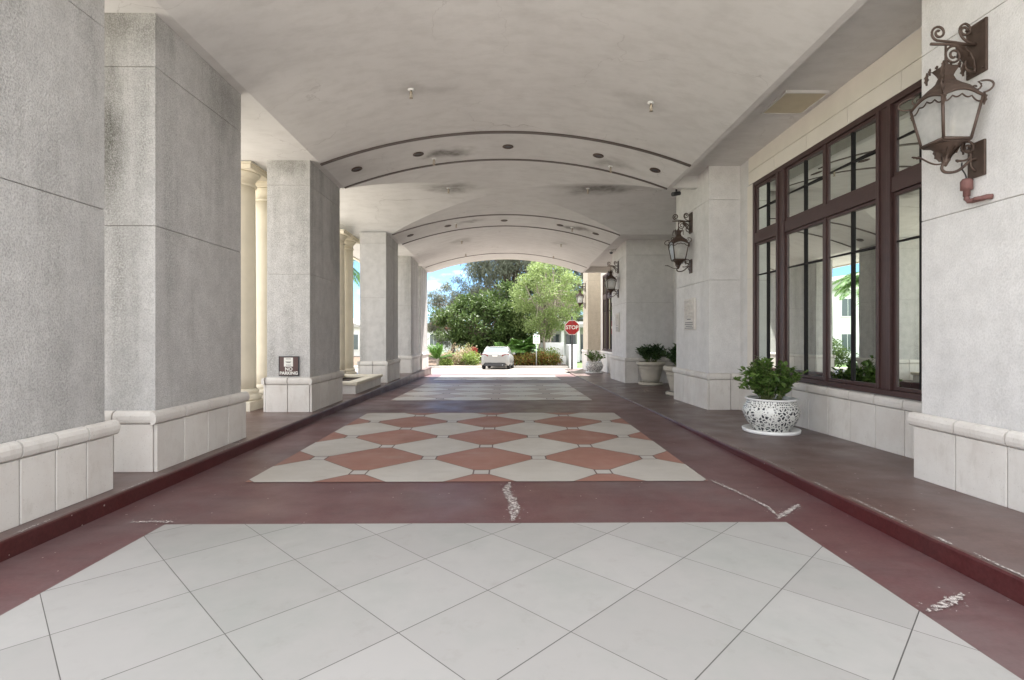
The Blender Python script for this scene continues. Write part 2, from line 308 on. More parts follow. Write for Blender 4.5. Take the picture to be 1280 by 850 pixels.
def glass():
    m = NM('window_glass')
    fr = m.n('ShaderNodeFresnel'); fr.inputs[0].default_value = 1.62
    gl = m.n('ShaderNodeBsdfGlossy'); gl.inputs['Roughness'].default_value = 0.005; gl.inputs[0].default_value = (0.80, 0.86, 0.81, 1)
    bp = m.bump(m.noise(1.1, 2), 0.02, 0.02); m.link(bp, gl.inputs['Normal'])
    tr = m.n('ShaderNodeBsdfTransparent'); tr.inputs[0].default_value = (0.48, 0.54, 0.49, 1)
    mx = m.n('ShaderNodeMixShader'); m.link(fr.outputs[0], mx.inputs[0]); m.link(tr.outputs[0], mx.inputs[1]); m.link(gl.outputs[0], mx.inputs[2])
    return m.fin(mx)
M['glass'] = glass()
def lantern_glass():
    m = NM('seeded_glass')
    d = m.n('ShaderNodeBsdfTranslucent'); d.inputs[0].default_value = (0.86, 0.85, 0.82, 1)
    di = m.bsdf((0.6, 0.6, 0.58), 0.25)
    tr = m.n('ShaderNodeBsdfTransparent'); tr.inputs[0].default_value = (0.9, 0.9, 0.88, 1)
    a = m.n('ShaderNodeMixShader'); a.inputs[0].default_value = 0.5; m.link(d.outputs[0], a.inputs[1]); m.link(di.outputs[0], a.inputs[2])
    b = m.n('ShaderNodeMixShader'); m.link(m.ramp(m.noise(9, 4), [(0.3, 0.25), (0.7, 0.45)]), b.inputs[0]); m.link(a.outputs[0], b.inputs[1]); m.link(tr.outputs[0], b.inputs[2])
    return m.fin(b)
M['lglass'] = lantern_glass()

# ------------------------------------------------------------------ mesh helpers
class MB:
    def __init__(s, *mats): s.bm = bmesh.new(); s.mats = list(mats); s.smooth = False
    def face(s, pts, mi=0, sm=False):
        vs = [s.bm.verts.new(p) for p in pts]
        try: f = s.bm.faces.new(vs)
        except ValueError: return
        f.material_index = mi; f.smooth = sm; return f
    def box(s, x0, x1, y0, y1, z0, z1, mi=0, bev=0, zt=None):
        """zt: optional function z(y) replacing z1; z0 may be a function too"""
        za = z0 if callable(z0) else (lambda y: z0); zb = zt if zt else (z1 if callable(z1) else (lambda y: z1))
        P = [(x0, y0, za(y0)), (x1, y0, za(y0)), (x1, y1, za(y1)), (x0, y1, za(y1)), (x0, y0, zb(y0)), (x1, y0, zb(y0)), (x1, y1, zb(y1)), (x0, y1, zb(y1))]
        v = [s.bm.verts.new(p) for p in P]; fs = []
        for q in ((3, 2, 1, 0), (4, 5, 6, 7), (0, 1, 5, 4), (1, 2, 6, 5), (2, 3, 7, 6), (3, 0, 4, 7)):
            f = s.bm.faces.new([v[i] for i in q]); f.material_index = mi; fs.append(f)
        if bev:
            es = list({e for f in fs for e in f.edges})
            r = bmesh.ops.bevel(s.bm, geom=es, offset=bev, segments=2, profile=0.5, affect='EDGES')
            for f in r['faces']: f.material_index = mi
    def lathe(s, prof, c=(0, 0, 0), seg=32, mi=0, sm=True, cap=True):
        rings = []
        for r, z in prof:
            rings.append([s.bm.verts.new((c[0] + r * math.cos(2 * math.pi * i / seg), c[1] + r * math.sin(2 * math.pi * i / seg), c[2] + z)) for i in range(seg)])
        for a, b in zip(rings, rings[1:]):
            for i in range(seg):
                f = s.bm.faces.new((a[i], a[(i + 1) % seg], b[(i + 1) % seg], b[i])); f.material_index = mi; f.smooth = sm
        if cap:
            for rg, rv in ((rings[0], True), (rings[-1], False)):
                f = s.bm.faces.new(rg[::-1] if rv else rg); f.material_index = mi
    def tube(s, pts, r, seg=8, mi=0, sm=True, cap=True):
        pts = [Vector(p) for p in pts]; n = len(pts); rr = r if isinstance(r, (list, tuple)) else [r] * n
        rings = []; up = Vector((0.13, 0.21, 1)).normalized()
        for i, p in enumerate(pts):
            t = (pts[min(n - 1, i + 1)] - pts[max(0, i - 1)])
            if t.length < 1e-9: t = Vector((0, 0, 1))
            t.normalize(); a = t.cross(up)
            if a.length < 0.05: a = t.cross(Vector((1, 0, 0)))
            a.normalize(); b = t.cross(a)
            rings.append([s.bm.verts.new(p + (a * math.cos(2 * math.pi * k / seg) + b * math.sin(2 * math.pi * k / seg)) * rr[i]) for k in range(seg)])
        for A, B in zip(rings, rings[1:]):
            for k in range(seg):
                f = s.bm.faces.new((A[k], A[(k + 1) % seg], B[(k + 1) % seg], B[k])); f.material_index = mi; f.smooth = sm
        if cap:
            for rg in (rings[0], rings[-1]):
                try: f = s.bm.faces.new(rg); f.material_index = mi
                except ValueError: pass
    def prism(s, poly, fn0, fn1, mi=0):
        """poly list of 2-D points; fn0/fn1 map a 2-D point to the two end faces"""
        a = [s.bm.verts.new(fn0(p)) for p in poly]; b = [s.bm.verts.new(fn1(p)) for p in poly]; n = len(poly)
        for i in range(n):
            f = s.bm.faces.new((a[i], a[(i + 1) % n], b[(i + 1) % n], b[i])); f.material_index = mi
        for q in (a[::-1], b):
            f = s.bm.faces.new(q); f.material_index = mi
    def grid(s, rows, mi=0, sm=False):
        vr = [[s.bm.verts.new(p) for p in r] for r in rows]
        for A, B in zip(vr, vr[1:]):
            for i in range(len(A) - 1):
                f = s.bm.faces.new((A[i], A[i + 1], B[i + 1], B[i])); f.material_index = mi; f.smooth = sm
    def leaf(s, p, d, n, ln, wd, mi=0):
        d = d.normalized(); side = d.cross(n)
        if side.length < 1e-4: side = Vector((1, 0, 0))
        side.normalize()
        s.face([p, p + d * ln * 0.5 + side * wd * 0.5, p + d * ln, p + d * ln * 0.5 - side * wd * 0.5], mi)
    def build(s, name, parent=None, loc=None):
        """verts are given in world space; loc = origin of the object (or the parent's place)"""
        me = bpy.data.meshes.new(name)
        bmesh.ops.recalc_face_normals(s.bm, faces=s.bm.faces) if len(s.bm.faces) < 20000 and getattr(s, 'recalc', True) else None
        o0 = Vector(loc) if loc is not None else Vector((0, 0, 0))
        wp = Vector((0, 0, 0)); q = parent
        while q is not None: wp += q.location; q = q.parent
        if parent is None or loc is not None: org = o0
        else: org = wp
        for v in s.bm.verts: v.co -= org
        s.bm.to_mesh(me); s.bm.free()
        for m in s.mats: me.materials.append(M[m] if isinstance(m, str) else m)
        o = bpy.data.objects.new(name, me); C.objects.link(o)
        if parent is not None: o.parent = parent; o.location = org - wp
        else: o.location = org
        return o

def tag(o, label=None, cat=None, group=None, kind=None):
    for k, v in (('label', label), ('category', cat), ('group', group), ('kind', kind)):
        if v: o[k] = v
    return o
def thing(name, label, cat, loc=(0, 0, 0), rz=0, group=None):
    o = bpy.data.objects.new(name, None); o.empty_display_size = 0.2; C.objects.link(o)
    o.location = loc; o.rotation_euler = (0, 0, rz); return tag(o, label, cat, group)
def dup(root, loc, rz=0, label=None, group=None, scale=1):
    r = root.copy(); C.objects.link(r); r.location = loc; r.rotation_euler = (0, 0, rz); r.scale = (scale,) * 3
    if label: r['label'] = label
    if group: r['group'] = group
    for ch in list(root.children):
        c = ch.copy(); C.objects.link(c); c.parent = r
        for g in ch.children:
            d = g.copy(); C.objects.link(d); d.parent = c
    return r
def struct(mb, name): return tag(mb.build(name), kind='structure')

def text_mesh(txt, size, mat, name, parent, origin, ex, ey, depth=0.003, align='CENTER', space=1.0, bold=0.0):
    cu = bpy.data.curves.new('lettering', 'FONT'); cu.body = txt; cu.size = size; cu.extrude = depth; cu.align_x = align; cu.align_y = 'CENTER'; cu.space_character = space; cu.offset = bold
    to = bpy.data.objects.new('lettering', cu); C.objects.link(to)
    dg = bpy.context.evaluated_depsgraph_get(); me = bpy.data.meshes.new_from_object(to.evaluated_get(dg))
    bpy.data.objects.remove(to); bpy.data.curves.remove(cu)
    ex, ey = Vector(ex), Vector(ey); ez = ex.cross(ey)
    me.transform(Matrix((ex, ey, ez)).transposed().to_4x4()); me.transform(Matrix.Translation(Vector(origin)))
    me.name = name; me.materials.clear(); me.materials.append(M[mat])
    o = bpy.data.objects.new(name, me); C.objects.link(o); o.parent = parent; return o

# ------------------------------------------------------------------ levels
def zr(y):                                   # road level along the drive
    if y < 10.5: return 0.0
    if y < 23.3: return -0.018 * (y - 10.5)
    if y < 37: return -0.2304 - 0.043 * (y - 23.3)
    return -0.8195
def zl(y): return 0.150 - 0.0028 * max(y, 0)                 # left walk
def zw(y): return 0.20 - 0.0175 * max(y, 0)                  # right walk
def zs(y): return 4.86 - 0.023 * y                           # springing of the vault
XV, RISE = 3.40, 0.61
RV = (XV * XV + RISE * RISE) / (2 * RISE)
YA, YB = 11.08, 15.52; YC = (YA + YB) / 2; HB = (YB - YA) / 2
RC = (HB * HB + RISE * RISE) / (2 * RISE)
Y0, Y1 = 2.95, 23.4                                           # the canopy's ends
def barrel(x, y): return zs(y) + RISE - (RV - math.sqrt(max(0, RV * RV - x * x)))
def cross(y): return zs(y) + RISE - (RC - math.sqrt(max(0, RC * RC - (y - YC) ** 2)))
XL, XR = -5.65, 5.60                                         # canopy's outer edges

# ------------------------------------------------------------------ ground, road, walks
g = MB('grass')
ys = [-300, -40, -4, 10.5, 23.3, 37, 80, 250, 900]
g.grid([[(x, y, zr(y) - 0.06) for x in (-500, -60, -15, 0, 15, 60, 500)] for y in ys])
struct(g, 'ground')
M['paver'] = slab('paver', (0.27, 0.248, 0.222), 0.5, 0.8)
p = MB('concrete', 'paver')                    # forecourts; concrete before and beside the canopy, out of view, made pale to bounce light
for (x0, x1, yy) in ((-30, 30, (-60, -8, 1.0)), (-16, 24, (23.4, 30, 37))):
    p.grid([[(x, y, zr(y) - 0.012) for x in (x0, x1)] for y in yy], 1 if x0 == -16 else 0)
p.grid([[(x, y, zr(y) - 0.02) for x in (-26, -5.66)] for y in (1.0, 10.5, 23.4)])
struct(p, 'forecourt')
rd = MB('maroon')
rd.grid([[(x, y, zr(y)) for x in (-3.34, -1, 1, 2.865)] for y in (-3, 2, 6, 10.5, 15, 19, 23.38)])
struct(rd, 'driveway')
t = MB('tiles'); t.grid([[(x, y, 0.004) for x in (-2.70, 2.24)] for y in (-2.5, 4.16)]); struct(t, 'tiled_paving')

def clip(poly, x0, x1, y0, y1):
    for ax, lim, sg in ((0, x0, 1), (0, x1, -1), (1, y0, 1), (1, y1, -1)):
        o = []
        for a, b in zip(poly, poly[1:] + poly[:1]):
            ia, ib = sg * (a[ax] - lim) >= 0, sg * (b[ax] - lim) >= 0
            if ia: o.append(a)
            if ia != ib:
                k = (lim - a[ax]) / (b[ax] - a[ax]); o.append((a[0] + k * (b[0] - a[0]), a[1] + k * (b[1] - a[1])))
        poly = o
        if len(poly) < 3: return []
    return poly
def pattern(x0, x1, y0, y1, vx, vy, name, red='slab_red'):
    H = 0.667; q = 0.088; gp = 0.007
    mb = MB('slab_white' if red == 'slab_red' else 'slab_white_sheen', red, 'slab_grey', 'slab_grout'); mb.recalc = False
    z = lambda y, d: zr(y) + d
    mb.face([(x0, y0, z(y0, .003)), (x1, y0, z(y0, .003)), (x1, y1, z(y1, .003)), (x0, y1, z(y1, .003))], 3)
    for j in range(-2, 14):
        for i in range(-8, 9):
            cx = vx + i * H; cy = vy + j * H
            if (i + j) % 2 == 0:         # a vertex: small square
                s_ = q - gp * 1.4; pl = [(cx - s_, cy - s_), (cx + s_, cy - s_), (cx + s_, cy + s_), (cx - s_, cy + s_)]; mi = 2
            else:                        # a diamond with blunt corners
                h = H - gp; pl = []
                e = H - q - gp
                pl = [(cx - q, cy - e), (cx + q, cy - e), (cx + e, cy - q), (cx + e, cy + q), (cx + q, cy + e), (cx - q, cy + e), (cx - e, cy + q), (cx - e, cy - q)]
                pl = [(cx, cy - h + q), ] and pl
                mi = 0 if j % 2 == 0 else 1
            pl = clip(pl, x0, x1, y0, y1)
            if pl: mb.face([(a, b, z(b, .006)) for a, b in pl], mi)
    struct(mb, name)
pattern(-2.66, 2.07, 5.34, 10.06, -0.273, 5.71, 'patterned_paving')
pattern(-2.72, 2.02, 12.25, 17.6, -0.273, 12.62, 'patterned_paving', 'slab_red_sheen')
pattern(-2.72, 2.02, 19.3, 22.2, -0.273, 19.6, 'patterned_paving', 'slab_red_sheen')

def walk(xa, xb, fz, name, ys):
    mb = MB('walk'); mb.recalc = False
    mb.grid([[(x, y, fz(y)) for x in (xa, xb)] for y in ys]); struct(mb, name)
walk(-5.66, -3.44, zl, 'sidewalk', (1.0, 6, 12, 18, 23.4))
walk(2.965, 5.62, zw, 'sidewalk', (-3, 0, 6, 12, 18, 23.4, 28))
def curb(xf, xb, fz, ys, name):                    # xf = face, xb = back; worn rounded arris
    mb = MB('curb_red', 'walk'); s_ = 1 if xb > xf else -1
    prof = lambda y: [(xf, zr(y) - 0.05), (xf, fz(y) - 0.022), (xf + s_ * 0.007, fz(y) - 0.007), (xf + s_ * 0.022, fz(y) + 0.0005), (xb, fz(y) + 0.0005)]
    rows = []; random.seed(4)
    for y in ys:
        j = random.uniform(-0.004, 0.004)
        rows.append([(x + (j if k < 3 else 0), y, max(z, zr(y) - 0.05 if k == 0 else zr(y) + 0.001 * k)) for k, (x, z) in enumerate(prof(y))])
    vr = [[mb.bm.verts.new(q) for q in r] for r in rows]
    for A, B in zip(vr, vr[1:]):
        for i in range(4):
            f = mb.bm.faces.new((A[i], A[i + 1], B[i + 1], B[i])); f.material_index = 0 if i < 2 else 1; f.smooth = i in (1, 2)
    struct(mb, name)
ysc = [1.0 + 0.28 * i for i in range(81)]
curb(-3.34, -3.442, zl, ysc, 'curb')
curb(2.865, 2.967, lambda y: max(zw(y), zr(y) + 0.006), ysc, 'curb')

def jag(path, wd, name='road_crack', z=0.009):     # ragged filler smeared along a crack
    mb = MB('patch'); mb.recalc = False; pts = []
    for (a, b) in zip(path, path[1:]):
        n = max(3, int(math.dist(a, b) / 0.018))
        for i in range(n): k = i / n; pts.append((a[0] + k * (b[0] - a[0]), a[1] + k * (b[1] - a[1])))
    pts.append(path[-1]); Lr = []
    for i, q in enumerate(pts):
        a, b = pts[max(0, i - 1)], pts[min(len(pts) - 1, i + 1)]; d = Vector((b[0] - a[0], b[1] - a[1])); d.normalize()
        n = Vector((-d.y, d.x)); e = min(1, 0.35 + 3.0 * min(i, len(pts) - 1 - i) / len(pts))
        Lr.append([(q[0] + n.x * k, q[1] + n.y * k, z) for k in (wd * e * random.uniform(-.75, -.2), wd * e * random.uniform(.2, .75))])
    mb.grid(Lr)
    for _ in range(int(len(pts) * 1.3)):
        q = random.choice(pts); r_ = random.uniform(.003, .009); x = q[0] + random.gauss(0, wd * .7); y = q[1] + random.gauss(0, wd * .7)
        mb.face([(x - r_, y, z + .001), (x, y - r_ * 1.2, z + .001), (x + r_ * 1.1, y, z + .001), (x, y + r_, z + .001)])
    struct(mb, name)
jag([(0.03, 5.3), (0.005, 5.0), (0.05, 4.72), (0.07, 4.45), (0.05, 4.2)], 0.075)
jag([(2.10, 5.36), (2.2, 4.95), (2.27, 4.55), (2.245, 4.28)], 0.032)
jag([(2.2, 4.22), (2.35, 4.36), (2.58, 4.58)], 0.05)
jag([(2.27, 2.80), (2.42, 2.86), (2.63, 2.98)], 0.05)
jag([(-2.66, 4.2), (-2.83, 4.22), (-3.0, 4.2)], 0.04)
jag([(-2.78, 2.86), (-2.95, 2.95), (-3.1, 2.92)], 0.09)
random.seed(19)
for (ya, yb, w_) in ((2.3, 2.55, .03), (2.8, 3.2, .014), (3.35, 3.5, .02), (3.7, 4.4, .012), (4.6, 4.9, .016), (5.1, 5.9, .012), (6.1, 6.7, .014), (7.0, 7.9, .012), (8.2, 9.2, .014), (9.4, 10.6, .016)):
    jag([(2.892, ya), (2.889, (ya + yb) / 2), (2.893, yb)], w_, 'kerb_chipping', z=max(zw((ya + yb) / 2), zr(ya) + .006) + .003 + .009 * (yb - ya))
for (ya, yb, w_) in ((3.6, 3.9, .012), (4.6, 5.0, .014), (6.2, 6.9, .012)):
    jag([(-3.365, ya), (-3.362, yb)], w_, 'kerb_chipping', z=zl(ya) + .003)

# ------------------------------------------------------------------ plinth courses of cast stone with a bullnose cap
def tile_run(mb, axis, fixed, out_dir, a0, a1, n, fz, ztop, thick=0.03, cap=True):
    """row of stone tiles on one face: axis 'y' or 'x' is the run; fixed = face coordinate; out_dir = +-1"""
    gp = 0.006
    for k in range(n):
        p0 = a0 + (a1 - a0) * k / n + gp; p1 = a0 + (a1 - a0) * (k + 1) / n - gp
        i0, i1 = sorted((fixed, fixed + out_dir * thick))
        if axis == 'y': mb.box(i0, i1, p0, p1, fz, 0, 0, 0.004, zt=lambda y: ztop - 0.135)
        else:
            zz = fz(mb.yy) ; mb.box(p0, p1, i0, i1, zz, ztop - 0.135, 0, 0.004)
        if cap:                                       # bullnose
            prof = [(0, ztop - 0.13), (0.03, ztop - 0.13), (0.048, ztop - 0.115), (0.056, ztop - 0.085), (0.056, ztop - 0.05), (0.045, ztop - 0.022), (0.03, ztop - 0.01), (0, ztop)]
            q0, q1 = p0 + 0.002 - (0.054 if (k == 0 and mb.ext0) else 0), p1 - 0.002 + (0.054 if (k == n - 1 and mb.ext1) else 0)
            if axis == 'y': mb.prism(prof, lambda q: (fixed + out_dir * q[0], q0, q[1]), lambda q: (fixed + out_dir * q[0], q1, q[1]))
            else: mb.prism(prof, lambda q: (q0, fixed + out_dir * q[0], q[1]), lambda q: (q1, fixed + out_dir * q[0], q[1]))

def pier(name, label, cat, x0, x1, y0, y1, fz, ztop, mat, inner, nlong, nshort, group=None, joints=(2.60, 4.2), base=0.745):
    """a rectangular pier: shaft in stuccoed lifts, tiled plinth. inner = +1 when the road lies towards +X"""
    root = thing(name, label, cat, ((x0 + x1) / 2, (y0 + y1) / 2, fz((y0 + y1) / 2)), 0, group)
    mb = MB(mat, 'grout')
    zz = [base - 0.02] + list(joints); n = len(zz)
    for k in range(n):
        if k < n - 1: mb.box(x0, x1, y0, y1, zz[k] + 0.003, zz[k + 1] - 0.003, 0, 0.005)
        else: mb.box(x0, x1, y0, y1, zz[k] + 0.003, 0, 0, 0.005, zt=ztop)
    mb.box(x0 + .012, x1 - .012, y0 + .012, y1 - .012, base - 0.1, 0, 1, zt=lambda y: ztop(y) - 0.05)
    mb.build('shaft', root)
    b = MB('stone_tile', 'grout'); b.ext0 = b.ext1 = True
    b.box(x0 - .012, x1 + .012, y0 - .012, y1 + .012, lambda y: fz(y) - 0.05, base - 0.02, 1)
    t = 0.034
    b.ext0 = b.ext1 = True
    tile_run(b, 'y', x1 + .012, 1, y0 - .045, y1 + .045, nlong, fz, base, t)
    tile_run(b, 'y', x0 - .012, -1, y0 - .045, y1 + .045, nlong, fz, base, t)
    b.ext0 = b.ext1 = False
    b.yy = y0; tile_run(b, 'x', y0 - .012, -1, x0 - .010, x1 + .010, nshort, fz, base, t)
    b.yy = y1; tile_run(b, 'x', y1 + .012, 1, x0 - .010, x1 + .010, nshort, fz, base, t)
    b.build('plinth', root)
    return root

top_l = lambda y: zs(y) + 0.01
PL = [(2.93, 4.63, 'nearest rough stucco pier at the left edge beside the camera', 6),
      (5.29, 6.99, 'second stucco pier on the left with a dark mouldy streak facing us', 4),
      (9.43, 11.11, 'stucco pier on the left that carries the brown no parking sign', 4),
      (15.37, 17.05, 'stucco pier on the left just beyond the low stone planter', 4),
      (19.35, 21.0, 'stucco pier on the far left in front of the last one', 4),
      (21.66, 23.36, 'last stucco pier on the left at the far arch', 4)]
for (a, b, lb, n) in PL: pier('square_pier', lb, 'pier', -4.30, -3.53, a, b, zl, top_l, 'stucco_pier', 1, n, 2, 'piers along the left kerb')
top_r = lambda y: zs(y) + 0.26
WP = [(3.2, 5.03, 'nearest white wall pier on the right holding the large lantern', 'stucco_wall', 4),
      (10.36, 12.35, 'white wall pier right of the two stone urns with a carved plaque', 'stucco_wall', 3),
      (17.54, 19.9, 'white wall pier behind the farther stone urn', 'stucco_wall', 3),
      (25.8, 27.4, 'beige wall pier beyond the canopy at the far end of the wall', 'stucco_far', 3)]
for (a, b, lb, mt, n) in WP:
    x1 = 5.72 if a > 10 and a < 20 else 4.9
    pier('wall_pier', lb, 'pier', 4.03, x1, a, b, zw, top_r if a < 25 else (lambda y: 5.6), mt, -1, n, 2 if x1 < 5 else 4, 'piers along the building wall')

# ------------------------------------------------------------------ canopy with its vaults
can = thing('drive_through_canopy', 'vaulted plaster canopy arching over the tiled driveway', 'canopy', (0, 12, 0))
v = MB('vault'); v.recalc = False
N = 28; rows = []
yy = [Y0 + (YA - Y0) * i / 24 for i in range(24)] + [YA + (YB - YA) * i / 48 for i in range(49)] + [YB + (Y1 - YB) * i / 16 for i in range(1, 17)]
def rowat(y):
    if YA <= y <= YB:
        h = zs(y) + RISE - cross(y); xg = min(XV, math.sqrt(max(0, RV * RV - (RV - h) ** 2)))
    else: xg = XV
    r = [(-XV - 0.0, y, cross(y) if YA <= y <= YB else barrel(XV, y))]
    for i in range(7): x = -XV + (XV - xg) * i / 7; r.append((x, y, max(barrel(x, y), cross(y) if YA <= y <= YB else 0)))
    for i in range(N + 1): x = -xg + 2 * xg * i / N; r.append((x, y, barrel(x, y)))
    for i in range(1, 8): x = xg + (XV - xg) * i / 7; r.append((x, y, max(barrel(x, y), cross(y) if YA <= y <= YB else 0)))
    return r
v.grid([rowat(y) for y in yy], 0, False)
yc = [YA + (YB - YA) * i / 48 for i in range(49)]
v.grid([[(x, y, cross(y)) for x in (XL, -XV)] for y in yc]); v.grid([[(x, y, cross(y)) for x in (XV, XR + 0.1)] for y in yc])
vo = v.build('vault', can)
bmv = bmesh.new(); bmv.from_mesh(vo.data); bmesh.ops.remove_doubles(bmv, verts=bmv.verts, dist=0.0005)
for f in bmv.faces: f.smooth = True
for e in bmv.edges:
    if len(e.link_faces) == 2 and e.calc_face_angle(0) > R(4.5): e.smooth = False
bmv.to_mesh(vo.data); bmv.free()
for (a, b) in ((Y0, YA), (YB, Y1)):
    sf = MB('vault'); sf.box(XL, -XV, a, b, lambda y: zs(y), 5.6); sf.build('soffit', can)                       # left soffit block
    sf = MB('vault'); sf.box(XV + 0.10, XR + 0.1, a, b, lambda y: zs(y) + 0.25, 5.6); sf.build('soffit', can)     # higher soffit by the wall
    q0, q1 = (b - .12, b) if b == YA else (a, a + .12)
    sf = MB('vault'); sf.box(XV, XV + 0.10, a, b, lambda y: zs(y) + 0.001, 5.6); sf.build('edge_beam', can)
    sf = MB('vault'); sf.box(XV + .101, XR + .1, q0, q1, lambda y: zs(y) + 0.002, 5.55); sf.build('edge_beam', can)
rf = MB('roof_grey'); rf.box(XL - 0.1, XR + 0.1, Y0, Y1, 5.6, 6.3)
rf.build('roof', can)
for (yf, d, nm) in ((Y1, 0.25, 'fascia'), (Y0 - 0.25, 0.25, 'fascia')):       # arched end walls
    f = MB('stone_tile'); xs = [-XV + 2 * XV * i / 40 for i in range(41)]
    poly = [(-5.75, 6.45), (-5.75, zs(yf)), (-XV, zs(yf))] + [(x, barrel(x, yf) - 0.0) for x in xs[1:-1]] + [(XV, zs(yf)), (XR + 0.1, zs(yf)), (XR + 0.1, 6.45)]
    for i in range(len(xs) - 1):
        f.prism([(xs[i], barrel(xs[i], yf)), (xs[i + 1], barrel(xs[i + 1], yf)), (xs[i + 1], 6.45), (xs[i], 6.45)], lambda q: (q[0], yf, q[1]), lambda q: (q[0], yf + d, q[1]))
    f.box(-5.75, -XV, yf, yf + d, zs(yf), 6.45); f.box(XV, XR + 0.1, yf, yf + d, zs(yf), 6.45)
    f.build(nm, can)
fl = MB('cream', ); 
for (a, b) in ((Y0, YA), (YB, Y1)): fl.box(XL - 0.12, XL - 0.002, a, b, lambda y: zs(y) - 0.04, 6.45)
fl.box(XL - 0.12, XL - 0.002, YA, YB, 5.2, 6.45)
fl.build('edge_beam', can)
def arc_strip(y, wd, dp):
    s_ = MB('dark_joint'); n = 48; sec = [(0, 0.004), (0, -dp), (wd, -dp), (wd, 0.004)]
    rows = []
    for i in range(n + 1):
        x = -XV + 2 * XV * i / n; rows.append([(x, y + a, barrel(x, y + a) + b) for a, b in sec])
    s_.grid(rows, 0, False); return s_.build('expansion_joint', can)
for (y, wd, dp) in ((9.58, 0.075, 0.022), (11.0, 0.055, 0.02), (15.58, 0.065, 0.02), (17.05, 0.055, 0.02), (22.0, 0.04, 0.015)): arc_strip(y, wd, dp)

# ------------------------------------------------------------------ ceiling fixtures
def downlight():
    r = thing('downlight', '', 'downlight', (0, 0, 0))
    a = MB('bronze'); a.lathe([(0.062, 0.012), (0.105, 0.004), (0.11, -0.012), (0.088, -0.02), (0.07, -0.012), (0.062, 0.012)], seg=28, cap=False); a.build('trim_ring', r)
    b = MB('black_metal'); b.lathe([(0.07, -0.005), (0.05, -0.004), (0.001, -0.004)], seg=24); b.build('lamp_well', r)
    return r
d0 = downlight(); first = True
nm = ['far left', 'second from left', 'middle', 'second from right', 'far right']
for band, (y, xs) in {'nearer': (10.33, (-2.95, -1.74, 0.03, 1.82, 2.95)), 'farther': (16.35, (-3.0, -1.83, -0.07, 1.68, 2.8))}.items():
    for k, x in enumerate(xs):
        o = d0 if first else dup(d0, (0, 0, 0)); first = False
        o.location = (x, y, barrel(x, y)); o.rotation_euler = (0, math.asin(x / RV), 0)
        o['label'] = f'{nm[k]} of the five round downlights between the {band} pair of dark ceiling arcs'; o['group'] = 'downlights in the vault'
def sprinkler():
    r = thing('sprinkler_head', '', 'sprinkler', (0, 0, 0))
    a = MB('white_enamel'); a.lathe([(0.001, 0.01), (0.05, 0.008), (0.052, -0.006), (0.03, -0.02), (0.022, -0.02)], seg=20, cap=False); a.build('escutcheon', r)
    b = MB('chrome'); b.lathe([(0.018, -0.01), (0.018, -0.05), (0.012, -0.06), (0.012, -0.1), (0.006, -0.105), (0.006, -0.125), (0.03, -0.128), (0.03, -0.132), (0.001, -0.134)], seg=14)
    b.tube([(-.02, 0, -.05), (-.028, 0, -.08), (-.008, 0, -.12)], .004, 6); b.tube([(.02, 0, -.05), (.028, 0, -.08), (.008, 0, -.12)], .004, 6); b.build('nozzle', r)
    return r
s0 = sprinkler(); first = True
sp = [(-1.43, 7.85, 'left sprinkler nearest the camera, before the first dark ceiling arc'), (2.2, 7.92, 'right sprinkler nearest the camera, before the first dark ceiling arc'),
      (-1.48, 10.7, 'left sprinkler beside a stain between the first two dark ceiling arcs'), (2.15, 10.75, 'right sprinkler between the first two dark ceiling arcs'),
      (-1.44, 13.0, 'left sprinkler in the stained middle cross vault'), (2.03, 13.0, 'right sprinkler in the stained middle cross vault'),
      (-1.56, 16.25, 'left sprinkler between the third and fourth dark ceiling arcs'), (2.06, 16.35, 'right sprinkler between the third and fourth dark ceiling arcs'),
      (-1.6, 18.75, 'left sprinkler just beyond the fourth dark ceiling arc'), (1.98, 18.9, 'right sprinkler just beyond the fourth dark ceiling arc'),
      (-1.66, 21.4, 'left sprinkler by the thin arc at the far opening'), (1.94, 21.5, 'right sprinkler by the thin arc at the far opening')]
for (x, y, lb) in sp:
    o = s0 if first else dup(s0, (0, 0, 0)); first = False
    z = max(barrel(x, y), cross(y)) if YA < y < YB else barrel(x, y)
    o.location = (x, y, z); o['label'] = lb; o['group'] = 'sprinklers in the vault'
h = thing('access_hatch', 'beige rectangular access hatch in the soffit above the big window', 'hatch', (4.235, 7.65, zs(7.65) + 0.25))
a = MB('hatch'); z = zs(7.65) + 0.25; a.box(3.945, 4.525, 7.32, 7.98, z - 0.022, z + 0.01, 0, 0.003); a.build('panel', h)
a = MB('vault')
for q in ((3.92, 3.943, 7.295, 8.005), (4.527, 4.55, 7.295, 8.005), (3.945, 4.525, 7.295, 7.318), (3.945, 4.525, 7.982, 8.005)): a.box(*q, z - 0.03, z + 0.01)
a.build('frame', h)
cm = thing('security_camera', 'small white dome camera high on the far white wall pier', 'camera', (3.93, 19.3, 4.62))
a = MB('white_enamel'); a.box(3.985, 4.028, 19.22, 19.38, 4.6, 4.76, 0, .01); a.tube([(3.99, 19.3, 4.7), (3.9, 19.3, 4.7), (3.88, 19.3, 4.66)], .025, 10)
a.lathe([(0.03, 0.09), (0.075, 0.07), (0.08, 0.03), (0.08, 0.0)], (3.88, 19.3, 4.57), 20); a.build('housing', cm)
a = MB('car_glass'); a.lathe([(0.068, 0), (0.06, -0.035), (0.035, -0.06), (0.001, -0.068)], (3.88, 19.3, 4.569), 20); a.build('dome', cm)
sl = thing('spotlight', 'small dark spotlight on the ceiling edge above the nearer urn', 'spotlight', (3.62, 11.35, 4.62))
a = MB('black_metal'); a.tube([(3.72, 11.4, 4.70), (3.72, 11.4, 4.60)], .02, 8); a.tube([(3.80, 11.42, 4.615), (3.62, 11.36, 4.575)], .045, 12); a.build('lamp_body', sl)

